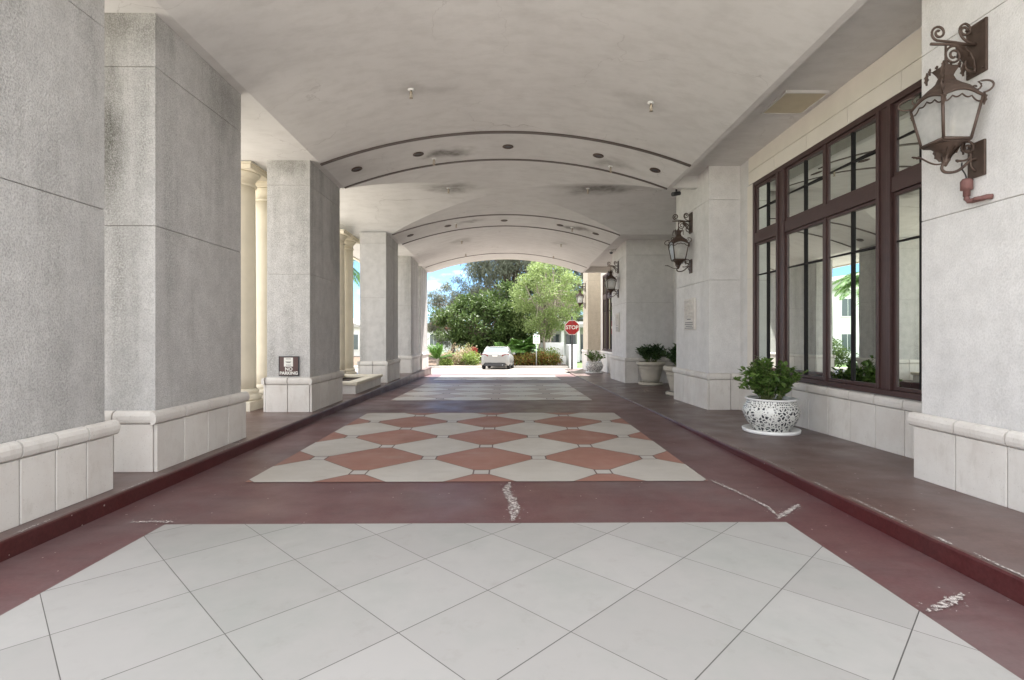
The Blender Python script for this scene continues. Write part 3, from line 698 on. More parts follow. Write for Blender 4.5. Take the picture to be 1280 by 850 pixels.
# ------------------------------------------------------------------ round columns outside the piers
def round_column(x, y, lb):
    z0 = zl(y); r = thing('round_column', lb, 'column', (x, y, z0), 0, 'round cream columns outside the piers')
    zt = zs(y) - 0.002
    a = MB('cream'); a.box(x - .36, x + .36, y - .36, y + .36, z0 - 0.05, z0 + .17, 0, .008)
    a.lathe([(.345, .172), (.365, .20), (.365, .245), (.34, .275), (.31, .285), (.31, .305), (.325, .325), (.32, .35), (.295, .37), (.28, .385)], (x, y, z0), 40); a.build('base', r)
    a = MB('cream'); n = 14
    prof = [(.272 - .03 * (max(0, i / n - .3)) ** 1.4, .37 + (zt - z0 - .37 - .36) * i / n) for i in range(n + 1)]; a.lathe(prof, (x, y, z0), 40); a.build('shaft', r)
    a = MB('cream'); H = zt - z0
    a.lathe([(.253, H - .372), (.28, H - .36), (.285, H - .335), (.258, H - .32), (.258, H - .23), (.28, H - .215), (.30, H - .19), (.335, H - .15), (.345, H - .12)], (x, y, z0), 40)
    a.box(x - .37, x + .37, y - .37, y + .37, zt - .119, zt - .035, 0, .006); a.box(x - .39, x + .39, y - .39, y + .39, zt - .034, zt - .001, 0, .004); a.build('capital', r)
for (y, lb) in ((5.7, 'round cream column hidden outside the second stucco pier, nearer of its pair'), (6.75, 'round cream column hidden outside the second stucco pier, farther of its pair'),
                (9.83, 'round cream column left of the no parking pier, nearer of its pair'), (10.92, 'round cream column left of the no parking pier, farther of its pair, half hidden'),
                (15.25, 'round cream column left of the low planter, nearer of its pair'), (16.12, 'round cream column left of the low planter, farther of its pair'),
                ):
    round_column(-4.98, y, lb)

# low stone planter between the piers
pl = thing('stone_planter', 'low cream stone planter box between two stucco piers on the left', 'planter', (-4.1, 13.55, zl(13.5)))
x0, x1, y0, y1 = -4.72, -3.55, 12.33, 14.8; zt = 0.40
a = MB('stone_tile')
for q in ((x0, x1, y0, y0 + .12), (x0, x1, y1 - .12, y1), (x0, x0 + .12, y0 + .121, y1 - .121), (x1 - .12, x1, y0 + .121, y1 - .121)): a.box(*q, zl(13) - .05, zt - .082, 0, .004)
a.build('box', pl)
a = MB('cream')
for q in ((x0 - .05, x1 + .05, y0 - .05, y0 + .24), (x0 - .05, x1 + .05, y1 - .24, y1 + .05), (x0 - .05, x0 + .24, y0 + .242, y1 - .242), (x1 - .24, x1 + .05, y0 + .242, y1 - .242)): a.box(*q, zt - .08, zt, 0, .018)
a.build('coping', pl)
a = MB('soil'); a.box(x0 + .125, x1 - .125, y0 + .125, y1 - .125, .1, zt - .1); a.build('soil', pl)

# ------------------------------------------------------------------ building wall with windows
bl = thing('hotel_building', 'white stucco hotel wall with tall brown grid windows right of the driveway', 'building', (6, 13, 0))
XW = 4.66
WIN = [(5.38, 9.78), (20.7, 25.1)]
w_ = MB('stucco_wall')
segs = [(-2.0, 5.38), (9.78, 12.2), (17.6, 20.7), (25.1, 27.38)]
for (a, b) in segs:
    w_.box(XW, XW + .22, a, b, lambda y: zw(y) - .1, 5.6)
for (a, b) in WIN:
    w_.box(XW + .001, XW + .22, a + .001, b - .001, lambda y: zw(y) - .1, .76); w_.box(XW + .001, XW + .22, a + .001, b - .001, 4.365, 5.6)
w_.box(5.62, 5.8, 12.2, 12.9, lambda y: zw(y) - .1, 5.6); w_.box(5.62, 5.8, 17.0, 17.6, lambda y: zw(y) - .1, 5.6); w_.box(5.621, 5.8, 12.901, 16.999, 4.2, 5.6)
w_.box(XW + .221, 13, -2, -1.8, -.3, 6.6); w_.box(XW + .221, 13, 27.2, 27.38, -.6, 6.6); w_.box(12.8, 13, -1.79, 27.19, -.6, 6.6)
w_.box(XW, XW + .22, -2, 27.38, 5.72, 6.6)
w_.build('wall', bl)
for (a, b) in WIN:                                                       # lintel course of stone blocks
    li = MB('lintel', 'grout'); n = 5; ext0, ext1 = a - .25, b + .2
    li.box(XW - .006, XW - .001, ext0 + .01, ext1 - .01, 4.368, 4.60, 1)
    for k in range(n):
        p0, p1 = ext0 + (ext1 - ext0) * k / n + .004, ext0 + (ext1 - ext0) * (k + 1) / n - .004; li.box(XW - .016, XW - .006, p0, p1, 4.37, 4.61, 0, .003)
    li.box(XW - .014, XW - .001, ext0, ext1, 4.618, 4.95, 0, .002)
    for (q0, q1) in ((a - .25, a - .03), (b + .03, b + .25)):
        for k in range(4): li.box(XW - .014, XW - .001, q0, q1, .8 + .89 * k, .8 + .89 * (k + 1) - .008, 0, .003)
    li.build('lintel', bl)
for (a, b, n) in ((5.05, 10.34, 11), (19.95, 25.75, 12), (-2, 3.15, 11)):
    bs = MB('stone_tile', 'grout'); bs.ext0 = bs.ext1 = False
    bs.box(XW - .012, XW - .001, a, b, lambda y: zw(y) - .05, .735, 1)
    tile_run(bs, 'y', XW - .012, -1, a, b, n, zw, .757, .03)
    bs.build('plinth', bl)
rs = MB('roof_grey'); rs.box(XW + .23, 12.79, -1.79, 27.19, 6.3, 6.6); rs.build('roof', bl)
rm = MB('room_wall')
for (a, b, x0) in ((-1.79, 11.2, XW + .23), (11.21, 18.2, 5.82), (18.21, 27.19, XW + .23)): rm.box(x0, 9.39, a, b, -.2, .1); rm.box(x0, 9.39, a, b, 4.45, 4.6)
rm.box(9.4, 9.5, -1.79, 27.19, -.2, 4.6)
rm.box(4.95, 9.39, 4.6, 4.7, .101, 4.449); rm.box(4.95, 9.39, 10.6, 10.7, .101, 4.449); rm.box(5.1, 9.39, 19.0, 19.1, .101, 4.449)
rm.build('interior', bl)

def unit(fr, mn, gl, y0, y1, z0, z1, hz, xf):
    """one sash: frame bars, one upright muntin, level muntins at hz, glass"""
    s_ = 0.042; x0, x1 = xf + .03, xf + .085
    fr.box(x0, x1, y0, y0 + s_, z0, z1, 0, .004); fr.box(x0, x1, y1 - s_, y1, z0, z1, 0, .004)
    fr.box(x0 + .001, x1, y0 + s_ - .001, y1 - s_ + .001, z0, z0 + s_, 0, .004); fr.box(x0 + .001, x1, y0 + s_ - .001, y1 - s_ + .001, z1 - s_, z1, 0, .004)
    ym = (y0 + y1) / 2
    mn.box(x0 + .008, x1 - .005, ym - .012, ym + .012, z0 + s_, z1 - s_, 0, .003)
    for q in hz: mn.box(x0 + .011, x1 - .008, y0 + s_, y1 - s_, q - .012, q + .012, 0, .003)
    tl = .0205 * (y1 - y0); xa, xb = x0 + .037 + tl, x0 + .037 - tl          # panes tilted on purpose to steer what they reflect
    gl.face([(xa, y0 + .02, z0 + .02), (xb, y1 - .02, z0 + .02), (xb, y1 - .02, z1 - .02), (xa, y0 + .02, z1 - .02)])
def window(a, b):
    k = MB('window_frame'); xf = XW - .03
    # outer frame, transom, sill
    ZB, ZT = .767, 4.36
    k.box(xf, XW + .12, a, a + .07, ZB + .07, ZT, 0, .006); k.box(xf, XW + .12, b - .07, b, ZB + .07, ZT, 0, .006)
    k.box(xf + .001, XW + .12, a + .07, b - .07, ZT - .075, ZT, 0, .006); k.box(xf - .02, XW + .12, a, b, ZB, ZB + .069, 0, .008)
    units = [(a + .075, a + .865), None, None, (b - .865, b - .075)]
    m0, m1 = a + .865, a + 1.11; m2, m3 = b - 1.11, b - .865; mc = (a + b) / 2
    for (p, q) in ((m0, m1), (m2, m3)):
        k.box(xf + .012, XW + .1, p, q, ZB + .069, ZT - .075, 0, .004)                              # broad mullion: two raised edges with a recess
        k.box(xf - .012, xf + .02, p, p + .055, ZB + .07, ZT - .075, 0, .005); k.box(xf - .012, xf + .02, q - .055, q, ZB + .07, ZT - .075, 0, .005)
    for (p, q) in ((a + .07, m0), (m1, m2), (m3, b - .07)):
        k.box(xf + .004, XW + .1, p, q, 3.215, 3.40, 0, .005)
    k.box(xf + .014, XW + .1, mc - .028, mc + .028, ZB + .069, 3.215, 0, .004); k.box(xf + .014, XW + .1, mc - .028, mc + .028, 3.40, ZT - .075, 0, .004)
    o = k.build('window', bl)
    fr, mn, gl = MB('window_frame'), MB('muntin'), MB('glass')
    for (p, q) in ((a + .07, m0), (m1, mc - .028), (mc + .028, m2), (m3, b - .07)):
        unit(fr, mn, gl, p + .004, q - .004, ZB + .073, 3.211, (2.62,), xf); unit(fr, mn, gl, p + .004, q - .004, 3.404, ZT - .079, (3.845,), xf)
    fr.build('sash', o); mn.build('muntin', o); gl.recalc = False; gl.build('pane', o)
for (a, b) in WIN: window(a, b)
dm = MB('window_frame'); 
for q in ((12.91, 13.05), (14.9, 15.0), (16.85, 16.99)): dm.box(5.60, 5.72, *q, zw(q[0]), 4.19, 0, .006)
dm.box(5.605, 5.72, 13.051, 14.899, 2.9, 3.05); dm.box(5.605, 5.72, 15.001, 16.849, 2.9, 3.05); dm.box(5.6, 5.72, 12.9, 17.0, 4.06, 4.198); o = dm.build('doorway', bl)
gl = MB('glass'); gl.recalc = False; gl.face([(5.68, 13, .0), (5.68, 16.9, .0), (5.68, 16.9, 4.1), (5.68, 13, 4.1)]); gl.build('pane', o)

def curtain(y0, y1, x, z0, z1, lb):
    mb = MB('curtain'); n = 60
    rows = [[(x + .05 * math.sin(i * 1.15 + zz * .2) * (1 - .25 * k), y0 + (y1 - y0) * i / n, zz) for i in range(n + 1)] for k, zz in enumerate((z0, (z0 + z1) / 2, z1))]
    mb.grid(rows, 0, True); o = mb.build('curtain', None, (x, (y0 + y1) / 2, z0)); tag(o, lb, 'curtain', 'curtains inside the windows')
curtain(8.75, 9.7, 4.98, .12, 3.35, 'grey curtain behind the far left pane of the big window')
curtain(7.65, 8.05, 5.0, .12, 3.35, 'narrow grey curtain behind the middle panes of the big window')
curtain(5.4, 6.15, 4.98, .12, 3.35, 'grey curtain behind the near pane of the big window next to the large lantern')
curtain(22.9, 24.9, 4.98, .12, 4.2, 'grey curtain behind the far window beside the beige wall pier')

# ------------------------------------------------------------------ wall lanterns
def spiral(c, r0, r1, a0, turns, n=26, flip=1):
    """flat spiral in the XZ plane round c"""
    out = []
    for i in range(n + 1):
        k = i / n; a = a0 + flip * turns * 2 * math.pi * k; r = r0 + (r1 - r0) * k
        out.append((c[0] + r * math.cos(a), c[1], c[2] + r * math.sin(a)))
    return out
def bez(p0, p1, p2, p3, n=14):
    out = []
    for i in range(n + 1):
        t = i / n; s_ = 1 - t
        out.append(tuple(s_ ** 3 * a + 3 * s_ * s_ * t * b + 3 * s_ * t * t * c + t ** 3 * d for a, b, c, d in zip(p0, p1, p2, p3)))
    return out
def acanthus(mb, base, d, ln, wd, curl=0.5):
    """a curled leaf with lobed edge, from base along d"""
    d = Vector(d).normalized(); side = Vector((0, 1, 0)) if abs(d.y) < .8 else Vector((1, 0, 0)); nrm = d.cross(side); n = 9; rows = []
    for i in range(n + 1):
        k = i / n; ww = wd * math.sin(math.pi * min(1, k * .9 + .08)) * (1 + .35 * math.cos(k * 6 * math.pi)) * .5
        ctr = Vector(base) + d * ln * k + nrm * curl * ln * k * k
        rows.append([ctr - side * ww + nrm * .012, ctr, ctr + side * ww + nrm * .012])
    mb.grid([[tuple(p) for p in r] for r in rows], 0, True)
def lantern():
    r = thing('wall_lantern', '', 'lantern', (0, 0, 0))
    OX = -0.28
    # local z: 0 = glass bottom (world 3.14)
    up = MB('bronze'); up.box(-.022, -.001, -.095, .095, .58, 1.025, 0, .003)
    for (yy_, zz_) in ((-.07, .61), (.07, .61), (-.07, .995), (.07, .995)): up.lathe([(.009, 0), (.009, .008), (.001, .01)], (-.03, yy_, zz_), 8)
    up.build('upper_back_plate', r)
    lo = MB('bronze'); lo.box(-.022, -.001, -.08, .08, -.29, .01, 0, .003); lo.build('lower_back_plate', r)
    b = MB('bronze')
    b.tube([(-.022, 0, .84), (OX - .13, 0, .845)], .012, 8)                                   # arm
    b.tube([(OX, 0, .84), (OX, 0, .56)], .009, 8)                                            # hanging rod
    b.tube([(-.03, 0, .85)] + bez((-.03, 0, .85), (-.16, 0, .86), (-.2, 0, 1.0), (-.115, 0, 1.02))[1:] + spiral((-.115, 0, .965), .055, .014, math.pi / 2, -1.35, 24), .010, 8)
    b.tube(bez((-.10, 0, .845), (-.25, 0, .87), (OX - .02, 0, .87), (OX - .075, 0, .875)) + spiral((OX - .06, 0, .94), .067, .015, -math.pi / 2 - .2, -1.55, 26), .010, 8)
    b.tube(bez((-.03, 0, .60), (-.02, 0, .78), (-.12, 0, .82), (-.2, 0, .83)) + spiral((-.21, 0, .75), .08, .016, math.pi / 2, 1.6, 28), .010, 8)
    acanthus(b, (-.20, 0, .83), (.45, 0, -.9), .27, .09, .25); acanthus(b, (-.20, 0, .83), (.75, 0, -.5), .18, .07, -.2)
    b.tube(bez((-.03, 0, .61), (-.12, 0, .60), (-.14, 0, .68), (-.08, 0, .74)), .009, 8)
    b.build('upper_bracket', r)
    b = MB('bronze')
    b.tube(spiral((-.085, 0, -.04), .016, .062, 0.4, 1.5, 26) + bez((-.05, 0, -.09), (-.10, 0, -.20), (-.24, 0, -.12), (-.17, 0, -.16)), .009, 8)
    b.tube(bez((-.022, 0, -.14), (-.10, 0, -.12), (-.12, 0, -.27), (OX, 0, -.25), 20) + bez((OX, 0, -.25), (OX - .04, 0, -.24), (OX - .05, 0, -.20), (OX, 0, -.16))[1:], .012, 8)
    b.tube(bez((-.022, 0, -.24), (-.12, 0, -.18), (-.02, 0, -.08), (-.10, 0, -.06)), .009, 8)
    b.tube(bez((-.03, 0, -.02), (-.10, 0, .06), (-.16, 0, .0), (OX + .09, 0, -.08)), .008, 8)
    acanthus(b, (-.12, 0, -.10), (.2, 0, 1), .13, .05, .3)
    b.tube(bez((OX, 0, -.16), (OX - .10, 0, -.22), (OX - .16, 0, -.15), (OX - .24, 0, -.12)), .007, 8)
    acanthus(b, (OX - .2, 0, -.13), (-1, 0, .35), .09, .04, .2)
    b.build('lower_bracket', r)
    # lantern body: tapering square cage with panes
    def sq(h, z): return [(OX - h, -h, z), (OX + h, -h, z), (OX + h, h, z), (OX - h, h, z)]
    ht, hb, zt = .168, .115, .335
    f = MB('bronze')
    T, B = sq(ht, zt), sq(hb, 0.0)
    for i in range(4):
        f.tube([B[i], T[i]], .012, 8); f.tube([B[i], B[(i + 1) % 4]], .014, 8); 
        # arched top rail and scalloped valance
        a, c = Vector(T[i]), Vector(T[(i + 1) % 4]); pts = []
        for k in range(17):
            q = k / 16; p_ = a.lerp(c, q); p_.z += .055 * math.sin(math.pi * q); pts.append(p_)
        f.tube(pts, .013, 8)
        lowp = []
        a2, c2 = a.lerp(Vector(B[i]), .12), c.lerp(Vector(B[(i + 1) % 4]), .12)
        for k in range(33):
            q = k / 32; p_ = a2.lerp(c2, q); p_.z += .055 * math.sin(math.pi * q) - .022 * abs(math.sin(math.pi * q * 4)); lowp.append(p_)
        f.tube(lowp, .0065, 6)
        acanthus(f, tuple(Vector(T[i]) + Vector((0, 0, .02))), (0, 0, -1), .10, .05, 0.0)
        # ears: scrolls at each upper corner
        d = (Vector(T[i]) - Vector((OX, 0, zt))).normalized()
        if d.x < .1 or True:
            base = Vector(T[i]) + Vector((0, 0, .02)); k_ = .72 if d.x > 0 else 1.0
            ear = bez(base + Vector((0, 0, 0)), base + d * .13 * k_, base + d * .12 * k_ + Vector((0, 0, .11)), base - d * .03 + Vector((0, 0, .10)))
            cc = base - d * .05 + Vector((0, 0, .06))
            ear += [tuple(cc + d * (.042 * (1 - j / 16) * math.sin(1.2 + j * .5)) + Vector((0, 0, .035 * (1 - j / 16) * math.cos(1.2 + j * .5)))) for j in range(14)]
            f.tube(ear, .0075, 7)
    f.box(OX - hb + .004, OX + hb - .004, -hb + .004, hb - .004, -.022, -.004)
    f.build('cage', r)
    gm = MB('lglass')
    for i in range(4):
        a, c = Vector(T[i]), Vector(T[(i + 1) % 4]); b0, b1 = Vector(B[i]), Vector(B[(i + 1) % 4])
        gm.grid([[tuple(b0.lerp(b1, k / 12)) for k in range(13)], [tuple(a.lerp(c, k / 12) + Vector((0, 0, .055 * math.sin(math.pi * k / 12)))) for k in range(13)]])
    gm.build('pane', r)
    rf_ = MB('bronze'); rows = []                                                             # swept roof
    prof = [(1.0, 0.0), (.86, .06), (.66, .115), (.46, .15), (.30, .185), (.21, .235)]
    for s_, z_ in prof:
        ring = []
        for i in range(4):
            a, c = sq(ht * s_, zt + z_)[i], sq(ht * s_, zt + z_)[(i + 1) % 4]
            for k in range(8): q = k / 8; p_ = Vector(a).lerp(Vector(c), q); p_.z += .055 * math.sin(math.pi * q) * s_ * s_; ring.append(tuple(p_))
        ring.append(ring[0]); rows.append(ring)
    rf_.grid(rows, 0, False); rf_.build('roof', r)
    cr = MB('bronze'); z0 = zt + .225                                                          # flared crown
    rows = []
    for s_, z_ in ((.036, 0), (.046, .03), (.068, .075)):
        q = sq(s_, z0 + z_); rows.append(q + [q[0]])
    cr.grid(rows); cr.face(sq(.067, z0 + .074))
    for i in range(4): acanthus(cr, sq(.07, z0 + .05)[i], (0, 0, 1), .06, .04, 0); acanthus(cr, tuple((Vector(sq(.067, z0 + .07)[i]) + Vector(sq(.067, z0 + .07)[(i + 1) % 4])) / 2), (0, 0, 1), .03, .04, 0); acanthus(cr, tuple(Vector(sq(.085, z0 - .03)[i])), (0, 0, 1), .11, .05, 0)
    cr.lathe([(.02, .07), (.03, .09), (.018, .12), (.006, .15)], (OX, 0, z0), 12); cr.build('crown', r)
    fn = MB('bronze'); fn.lathe([(.115, -.022), (.085, -.05), (.05, -.09), (.028, -.13), (.034, -.15), (.02, -.175), (.006, -.20)], (OX, 0, 0), 16, cap=False)
    for i in range(8):
        a = i * math.pi / 4; acanthus(fn, (OX + .03 * math.cos(a), .03 * math.sin(a), -.15), (math.cos(a) * .45, math.sin(a) * .45, 1), .14, .06, -.2)
    fn.build('finial', r)
    cd = MB('cream'); 
    for (dx, dy) in ((-.035, -.03), (.035, -.03), (0, .035)): cd.lathe([(.014, -.003), (.014, .11), (.004, .115), (.01, .14), (.001, .17)], (OX + dx, dy, 0), 10)
    cd.build('candle', r)
    return r
l0 = lantern(); first = True
for (y, x, lb) in ((4.42, 4.03, 'largest seeming bronze lantern, on the nearest white wall pier over a rusty pipe'), (11.35, 4.03, 'bronze lantern above the carved plaque on the wall pier beside the urns'),
                   (18.75, 4.03, 'bronze lantern on the wall pier behind the farther urn, by the far window'), (26.6, 4.03, 'most distant bronze lantern, on the beige pier above the stop sign')):
    o = l0 if first else dup(l0, (0, 0, 0)); first = False
    o.location = (x, y, 3.14); o['label'] = lb; o['group'] = 'bronze lanterns along the building wall'
jb = thing('conduit_elbow', 'rusty pink conduit elbow with a small box under the largest seeming lantern', 'pipe', (4.0, 4.4, 2.7))
a = MB('rust'); a.lathe([(.026, 0), (.026, .05), (.045, .055), (.045, .13), (.03, .15)], (3.975, 4.47, 2.70), 14); a.build('junction_box', jb)
a = MB('rust'); a.tube([(3.975, 4.47, 2.73), (3.975, 4.47, 2.675), (3.98, 4.455, 2.655), (3.985, 4.43, 2.65), (3.99, 4.30, 2.65), (4.026, 4.285, 2.65)], .022, 10); a.lathe([(.04, 0), (.04, .03)], (3.985, 4.36, 2.635), 10); a.build('pipe', jb)
a = MB('black_metal'); a.tube(bez((3.975, 4.47, 2.84), (3.97, 4.47, 2.92), (3.9, 4.45, 2.9), (3.9, 4.43, 2.98)), .006, 6); a.build('cable', jb)

# carved plaques
def plaque(y, ln, lb):
    x = 4.03; r = thing('carved_plaque', lb, 'plaque', (x, y, 1.62), 0, 'carved plaques on the wall piers')
    a = MB('stone_tile'); a.box(x - .05, x - .001, y - ln / 2, y + ln / 2, 1.62, 2.30, 0, .008); a.build('slab', r)
    b = MB('stone_tile'); random.seed(11)
    for j in range(5):
        for i in range(6):
            cy, cz = y - ln / 2 + .07 + i * (ln - .14) / 5, 1.90 + .08 * j; sp_ = []
            for k in range(15): a_ = random.random() * .3 + k * .6 * (1 if (i + j) % 2 else -1); rr_ = .042 * (1 - k / 17); sp_.append((x - .052, cy + rr_ * math.cos(a_), cz + rr_ * math.sin(a_)))
            b.tube(sp_, .014, 6)
    b.build('relief', r)
    c = MB('sign_ink')
    for (zz_, wd_) in ((1.845, .22), (1.775, .46), (1.735, .50), (1.695, .40), (1.655, .52)): c.box(x - .054, x - .0505, y - wd_ / 2 * ln / .62, y + wd_ / 2 * ln / .62, zz_ - .009, zz_ + .009)
    c.build('inscription', r)
plaque(11.35, .62, 'pale carved relief plaque under the lantern on the pier beside the urns'); plaque(18.75, .5, 'distant narrow seeming relief plaque under the third lantern')

# ------------------------------------------------------------------ pots and plants
def bush(mb, smb, c, rad, h, n_st, n_lf, ln, wd, spread=1.0, lean=0.35):
    """upright twigs carrying pairs of pointed leaves"""
    for s_ in range(n_st):
        a = random.uniform(0, 2 * math.pi); rr_ = rad * .45 * math.sqrt(random.random()); b0 = Vector((c[0] + rr_ * math.cos(a), c[1] + rr_ * math.sin(a), c[2]))
        hh = h * random.uniform(.55, 1.05); o_ = rad * spread * random.uniform(.3, 1.05); a2 = a + random.uniform(-.6, .6)
        tip = Vector((c[0] + o_ * math.cos(a2), c[1] + o_ * math.sin(a2), c[2] + hh * (1 - lean * (o_ / (rad * spread)) ** 2)))
        mid = b0.lerp(tip, .5) + Vector((0, 0, h * .12)); pts = [b0.lerp(mid, t / 4) if t < 4 else mid for t in range(4)] + [mid.lerp(tip, t / 4) for t in range(5)]
        smb.tube(pts, [.006 - .0005 * i for i in range(len(pts))], 5)
        for k in range(n_lf):
            t = .2 + .8 * (k + random.random()) / n_lf; q = t * (len(pts) - 1); i = min(len(pts) - 2, int(q)); p_ = pts[i].lerp(pts[i + 1], q - i)
            th = random.uniform(0, 2 * math.pi); d = Vector((math.cos(th), math.sin(th), random.uniform(-.25, .9))); d = (d + (tip - b0).normalized() * .5).normalized()
            L_ = ln * random.uniform(.6, 1.15); up = Vector((random.gauss(0, .5), random.gauss(0, .5), 1)); side = d.cross(up)
            if side.length < .01: continue
            side.normalize(); nn = side.cross(d); w2 = wd * L_ / ln * .5
            p1, p2, p3 = p_ + d * L_ * .35, p_ + d * L_ * .7 - nn * L_ * .05, p_ + d * L_ - nn * L_ * .14
            vs = [mb.bm.verts.new(x) for x in (p_, p1 + side * w2 + nn * w2 * .3, p1, p1 - side * w2 + nn * w2 * .3, p2 + side * w2 * .75 + nn * w2 * .2, p2, p2 - side * w2 * .75 + nn * w2 * .2, p3)]
            for f_ in ((0, 2, 1), (0, 3, 2), (1, 2, 5, 4), (2, 3, 6, 5), (4, 5, 7), (5, 6, 7)): mb.bm.faces.new([vs[j] for j in f_])
def potted(x, y, sc_, lb, plb, seed, saucer=True, nst=34):
    random.seed(seed); z = zw(y); k = sc_
    r = thing('ceramic_pot', lb, 'planter', (x, y, z))
    a = MB('white_enamel'); a.lathe([(.36 * k, 0), (.40 * k, .012), (.405 * k, .055), (.385 * k, .06), (.36 * k, .03), (.001, .03)], (x, y, z), 48); a.build('saucer', r)
    a = MB('pot'); a.lathe([(.25, .035), (.265, .08), (.29, .10), (.335, .15), (.375, .22), (.395, .29), (.395, .35), (.375, .40)] if k == 1 else [(q * k, (w_ - .03) * k + .03) for q, w_ in [(.25, .035), (.265, .08), (.29, .10), (.335, .15), (.375, .22), (.395, .29), (.395, .35), (.375, .40)]], (x, y, z), 56, cap=False); a.build('bowl', r)
    a = MB('pot_band', 'white_enamel'); a.lathe([(.375 * k, .37 * k + .03), (.352 * k, .41 * k + .03), (.34 * k, .455 * k + .03)], (x, y, z), 56, cap=False)
    a.lathe([(.34 * k, .455 * k + .03), (.365 * k, .47 * k + .03), (.365 * k, .487 * k + .03), (.32 * k, .487 * k + .03), (.315 * k, .42 * k + .03)], (x, y, z), 56, 1, cap=False); a.build('rim', r)
    a = MB('soil'); a.lathe([(.001, .442 * k + .03), (.318 * k, .44 * k + .03)], (x, y, z), 32, cap=False); a.build('soil', r)
    pr = thing('potted_shrub', plb, 'plant', (x, y, z + .46 * k)); m1, m2 = MB('leaf_pot'), MB('stem'); m1.recalc = False
    bush(m1, m2, (x, y, z + .45 * k), .30 * k, .68 * k, nst, 20, .10 * k, .056 * k, 1.75, .45)
    m2.build('stem', pr); m1.build('foliage', pr)
potted(3.93, 7.72, .98, 'black and white lattice ceramic pot on a white saucer below the big window', 'leafy green shrub growing in the nearest lattice pot below the big window', 5, nst=78)
potted(4.0, 23.7, 1.0, 'distant black and white lattice pot beside the beige pier', 'low shrub in the distant lattice pot beside the beige pier', 8, nst=24)
def urn(x, y, lb, plb, seed):
    random.seed(seed); z = zw(y); r = thing('stone_urn', lb, 'planter', (x, y, z))
    a = MB('travertine'); a.lathe([(.30, 0), (.385, .012), (.39, .06), (.36, .085), (.30, .09)], (x, y, z), 40, cap=False); a.build('foot', r)
    a = MB('travertine'); a.lathe([(.235, .085), (.255, .09), (.30, .25), (.345, .42), (.375, .56), (.385, .60), (.41, .62)], (x, y, z), 44, cap=False)
    for j in range(44 // 2):
        a_ = j * 2 * math.pi / 22; a.tube([(x + (.372 + .006) * math.cos(a_), y + .378 * math.sin(a_), z + .53), (x + .36 * math.cos(a_ + .09), y + .36 * math.sin(a_ + .09), z + .49), (x + .378 * math.cos(a_ + .2), y + .378 * math.sin(a_ + .2), z + .53)], .01, 6)
    a.build('body', r)
    a = MB('travertine'); a.lathe([(.40, .62), (.445, .64), (.452, .68), (.445, .735), (.42, .75), (.37, .745), (.35, .68)], (x, y, z), 44, cap=False); a.build('rim', r)
    a = MB('soil'); a.lathe([(.001, .70), (.36, .70)], (x, y, z), 32, cap=False); a.build('soil', r)
    pr = thing('potted_shrub', plb, 'plant', (x, y, z + .7)); m1, m2 = MB('leaf_urn'), MB('stem'); m1.recalc = False
    bush(m1, m2, (x, y, z + .70), .40, .62, 46, 24, .14, .05, 1.25, .35); m2.build('stem', pr); m1.build('foliage', pr)
urn(4.64, 16.75, 'pale stone urn planter standing before the farther white wall pier', 'dark leafy shrub in the fully visible stone urn', 21)
urn(4.47, 13.3, 'pale stone urn planter half hidden by the wall pier with the plaque', 'dark leafy shrub in the half hidden stone urn', 22)

# ------------------------------------------------------------------ signs
sg = thing('no_parking_sign', 'square brown NO PARKING sign on the stucco pier', 'sign', (-3.90, 9.40, .95))
a = MB('sign_brown'); a.box(-4.072, -3.728, 9.405, 9.428, .775, 1.115, 0, .004); a.build('panel', sg)
a = MB('black_metal')
for q in ((-4.078, -3.722, .769, .781), (-4.078, -3.722, 1.109, 1.121)): a.box(q[0], q[1], 9.400, 9.4275, q[2], q[3])
for q in ((-4.078, -4.066), (-3.734, -3.722)): a.box(q[0], q[1], 9.401, 9.4275, .7812, 1.1088)
a.build('border', sg)
a = MB('sign_white'); a.box(-3.985, -3.825, 9.4015, 9.4045, .938, 1.098, 0); a.build('notice', sg)
a = MB('sign_ink')
for (zz_, wd_) in ((1.075, .09), (1.022, .10), (1.008, .07), (.965, .09)): a.box(-3.905 - wd_ / 2, -3.905 + wd_ / 2, 9.399, 9.4012, zz_ - .005, zz_ + .005)
a.build('small_print', sg)
text_mesh('NO', .085, 'sign_white', 'lettering', sg, (0, 0, 0), (1, 0, 0), (0, 0, 1), .002, bold=.002)
for c in sg.children:
    if c.name.startswith('lettering'): c.location = (-3.90 - -3.90, 9.402 - 9.40, .89 - .95)
tx = text_mesh('PARKING', .078, 'sign_white', 'lettering', sg, (0, 0, 0), (1, 0, 0), (0, 0, 1), .002, bold=.002); tx.location = (0, .002, .818 - .95)

SX, SY = 3.47, 27.6; SZ = zr(SY) + 0.02
st = thing('stop_sign', 'red octagonal STOP sign on a dark post beyond the canopy', 'sign', (SX, SY, SZ))
a = MB('bumper_black'); a.lathe([(.10, 0), (.10, .03), (.055, .05), (.045, .10)], (SX, SY, SZ), 16); a.tube([(SX, SY, SZ + .02), (SX, SY, SZ + 2.78)], .05, 12); a.lathe([(.02, 0), (.045, .03), (.05, .06), (.03, .10), (.006, .13)], (SX, SY, SZ + 2.78), 12); a.build('post', st)
zc = SZ + 2.30; oc = lambda r_, n=8: [(SX + r_ * math.cos(math.pi / 8 + k * math.pi / 4), zc + r_ * math.sin(math.pi / 8 + k * math.pi / 4)) for k in range(n)]
a = MB('sign_white'); a.prism(oc(.415), lambda q: (q[0], SY - .045, q[1]), lambda q: (q[0], SY - .040, q[1])); a.build('border', st)
a = MB('sign_red'); a.prism(oc(.385), lambda q: (q[0], SY - .0485, q[1]), lambda q: (q[0], SY - .0455, q[1])); a.build('face', st)
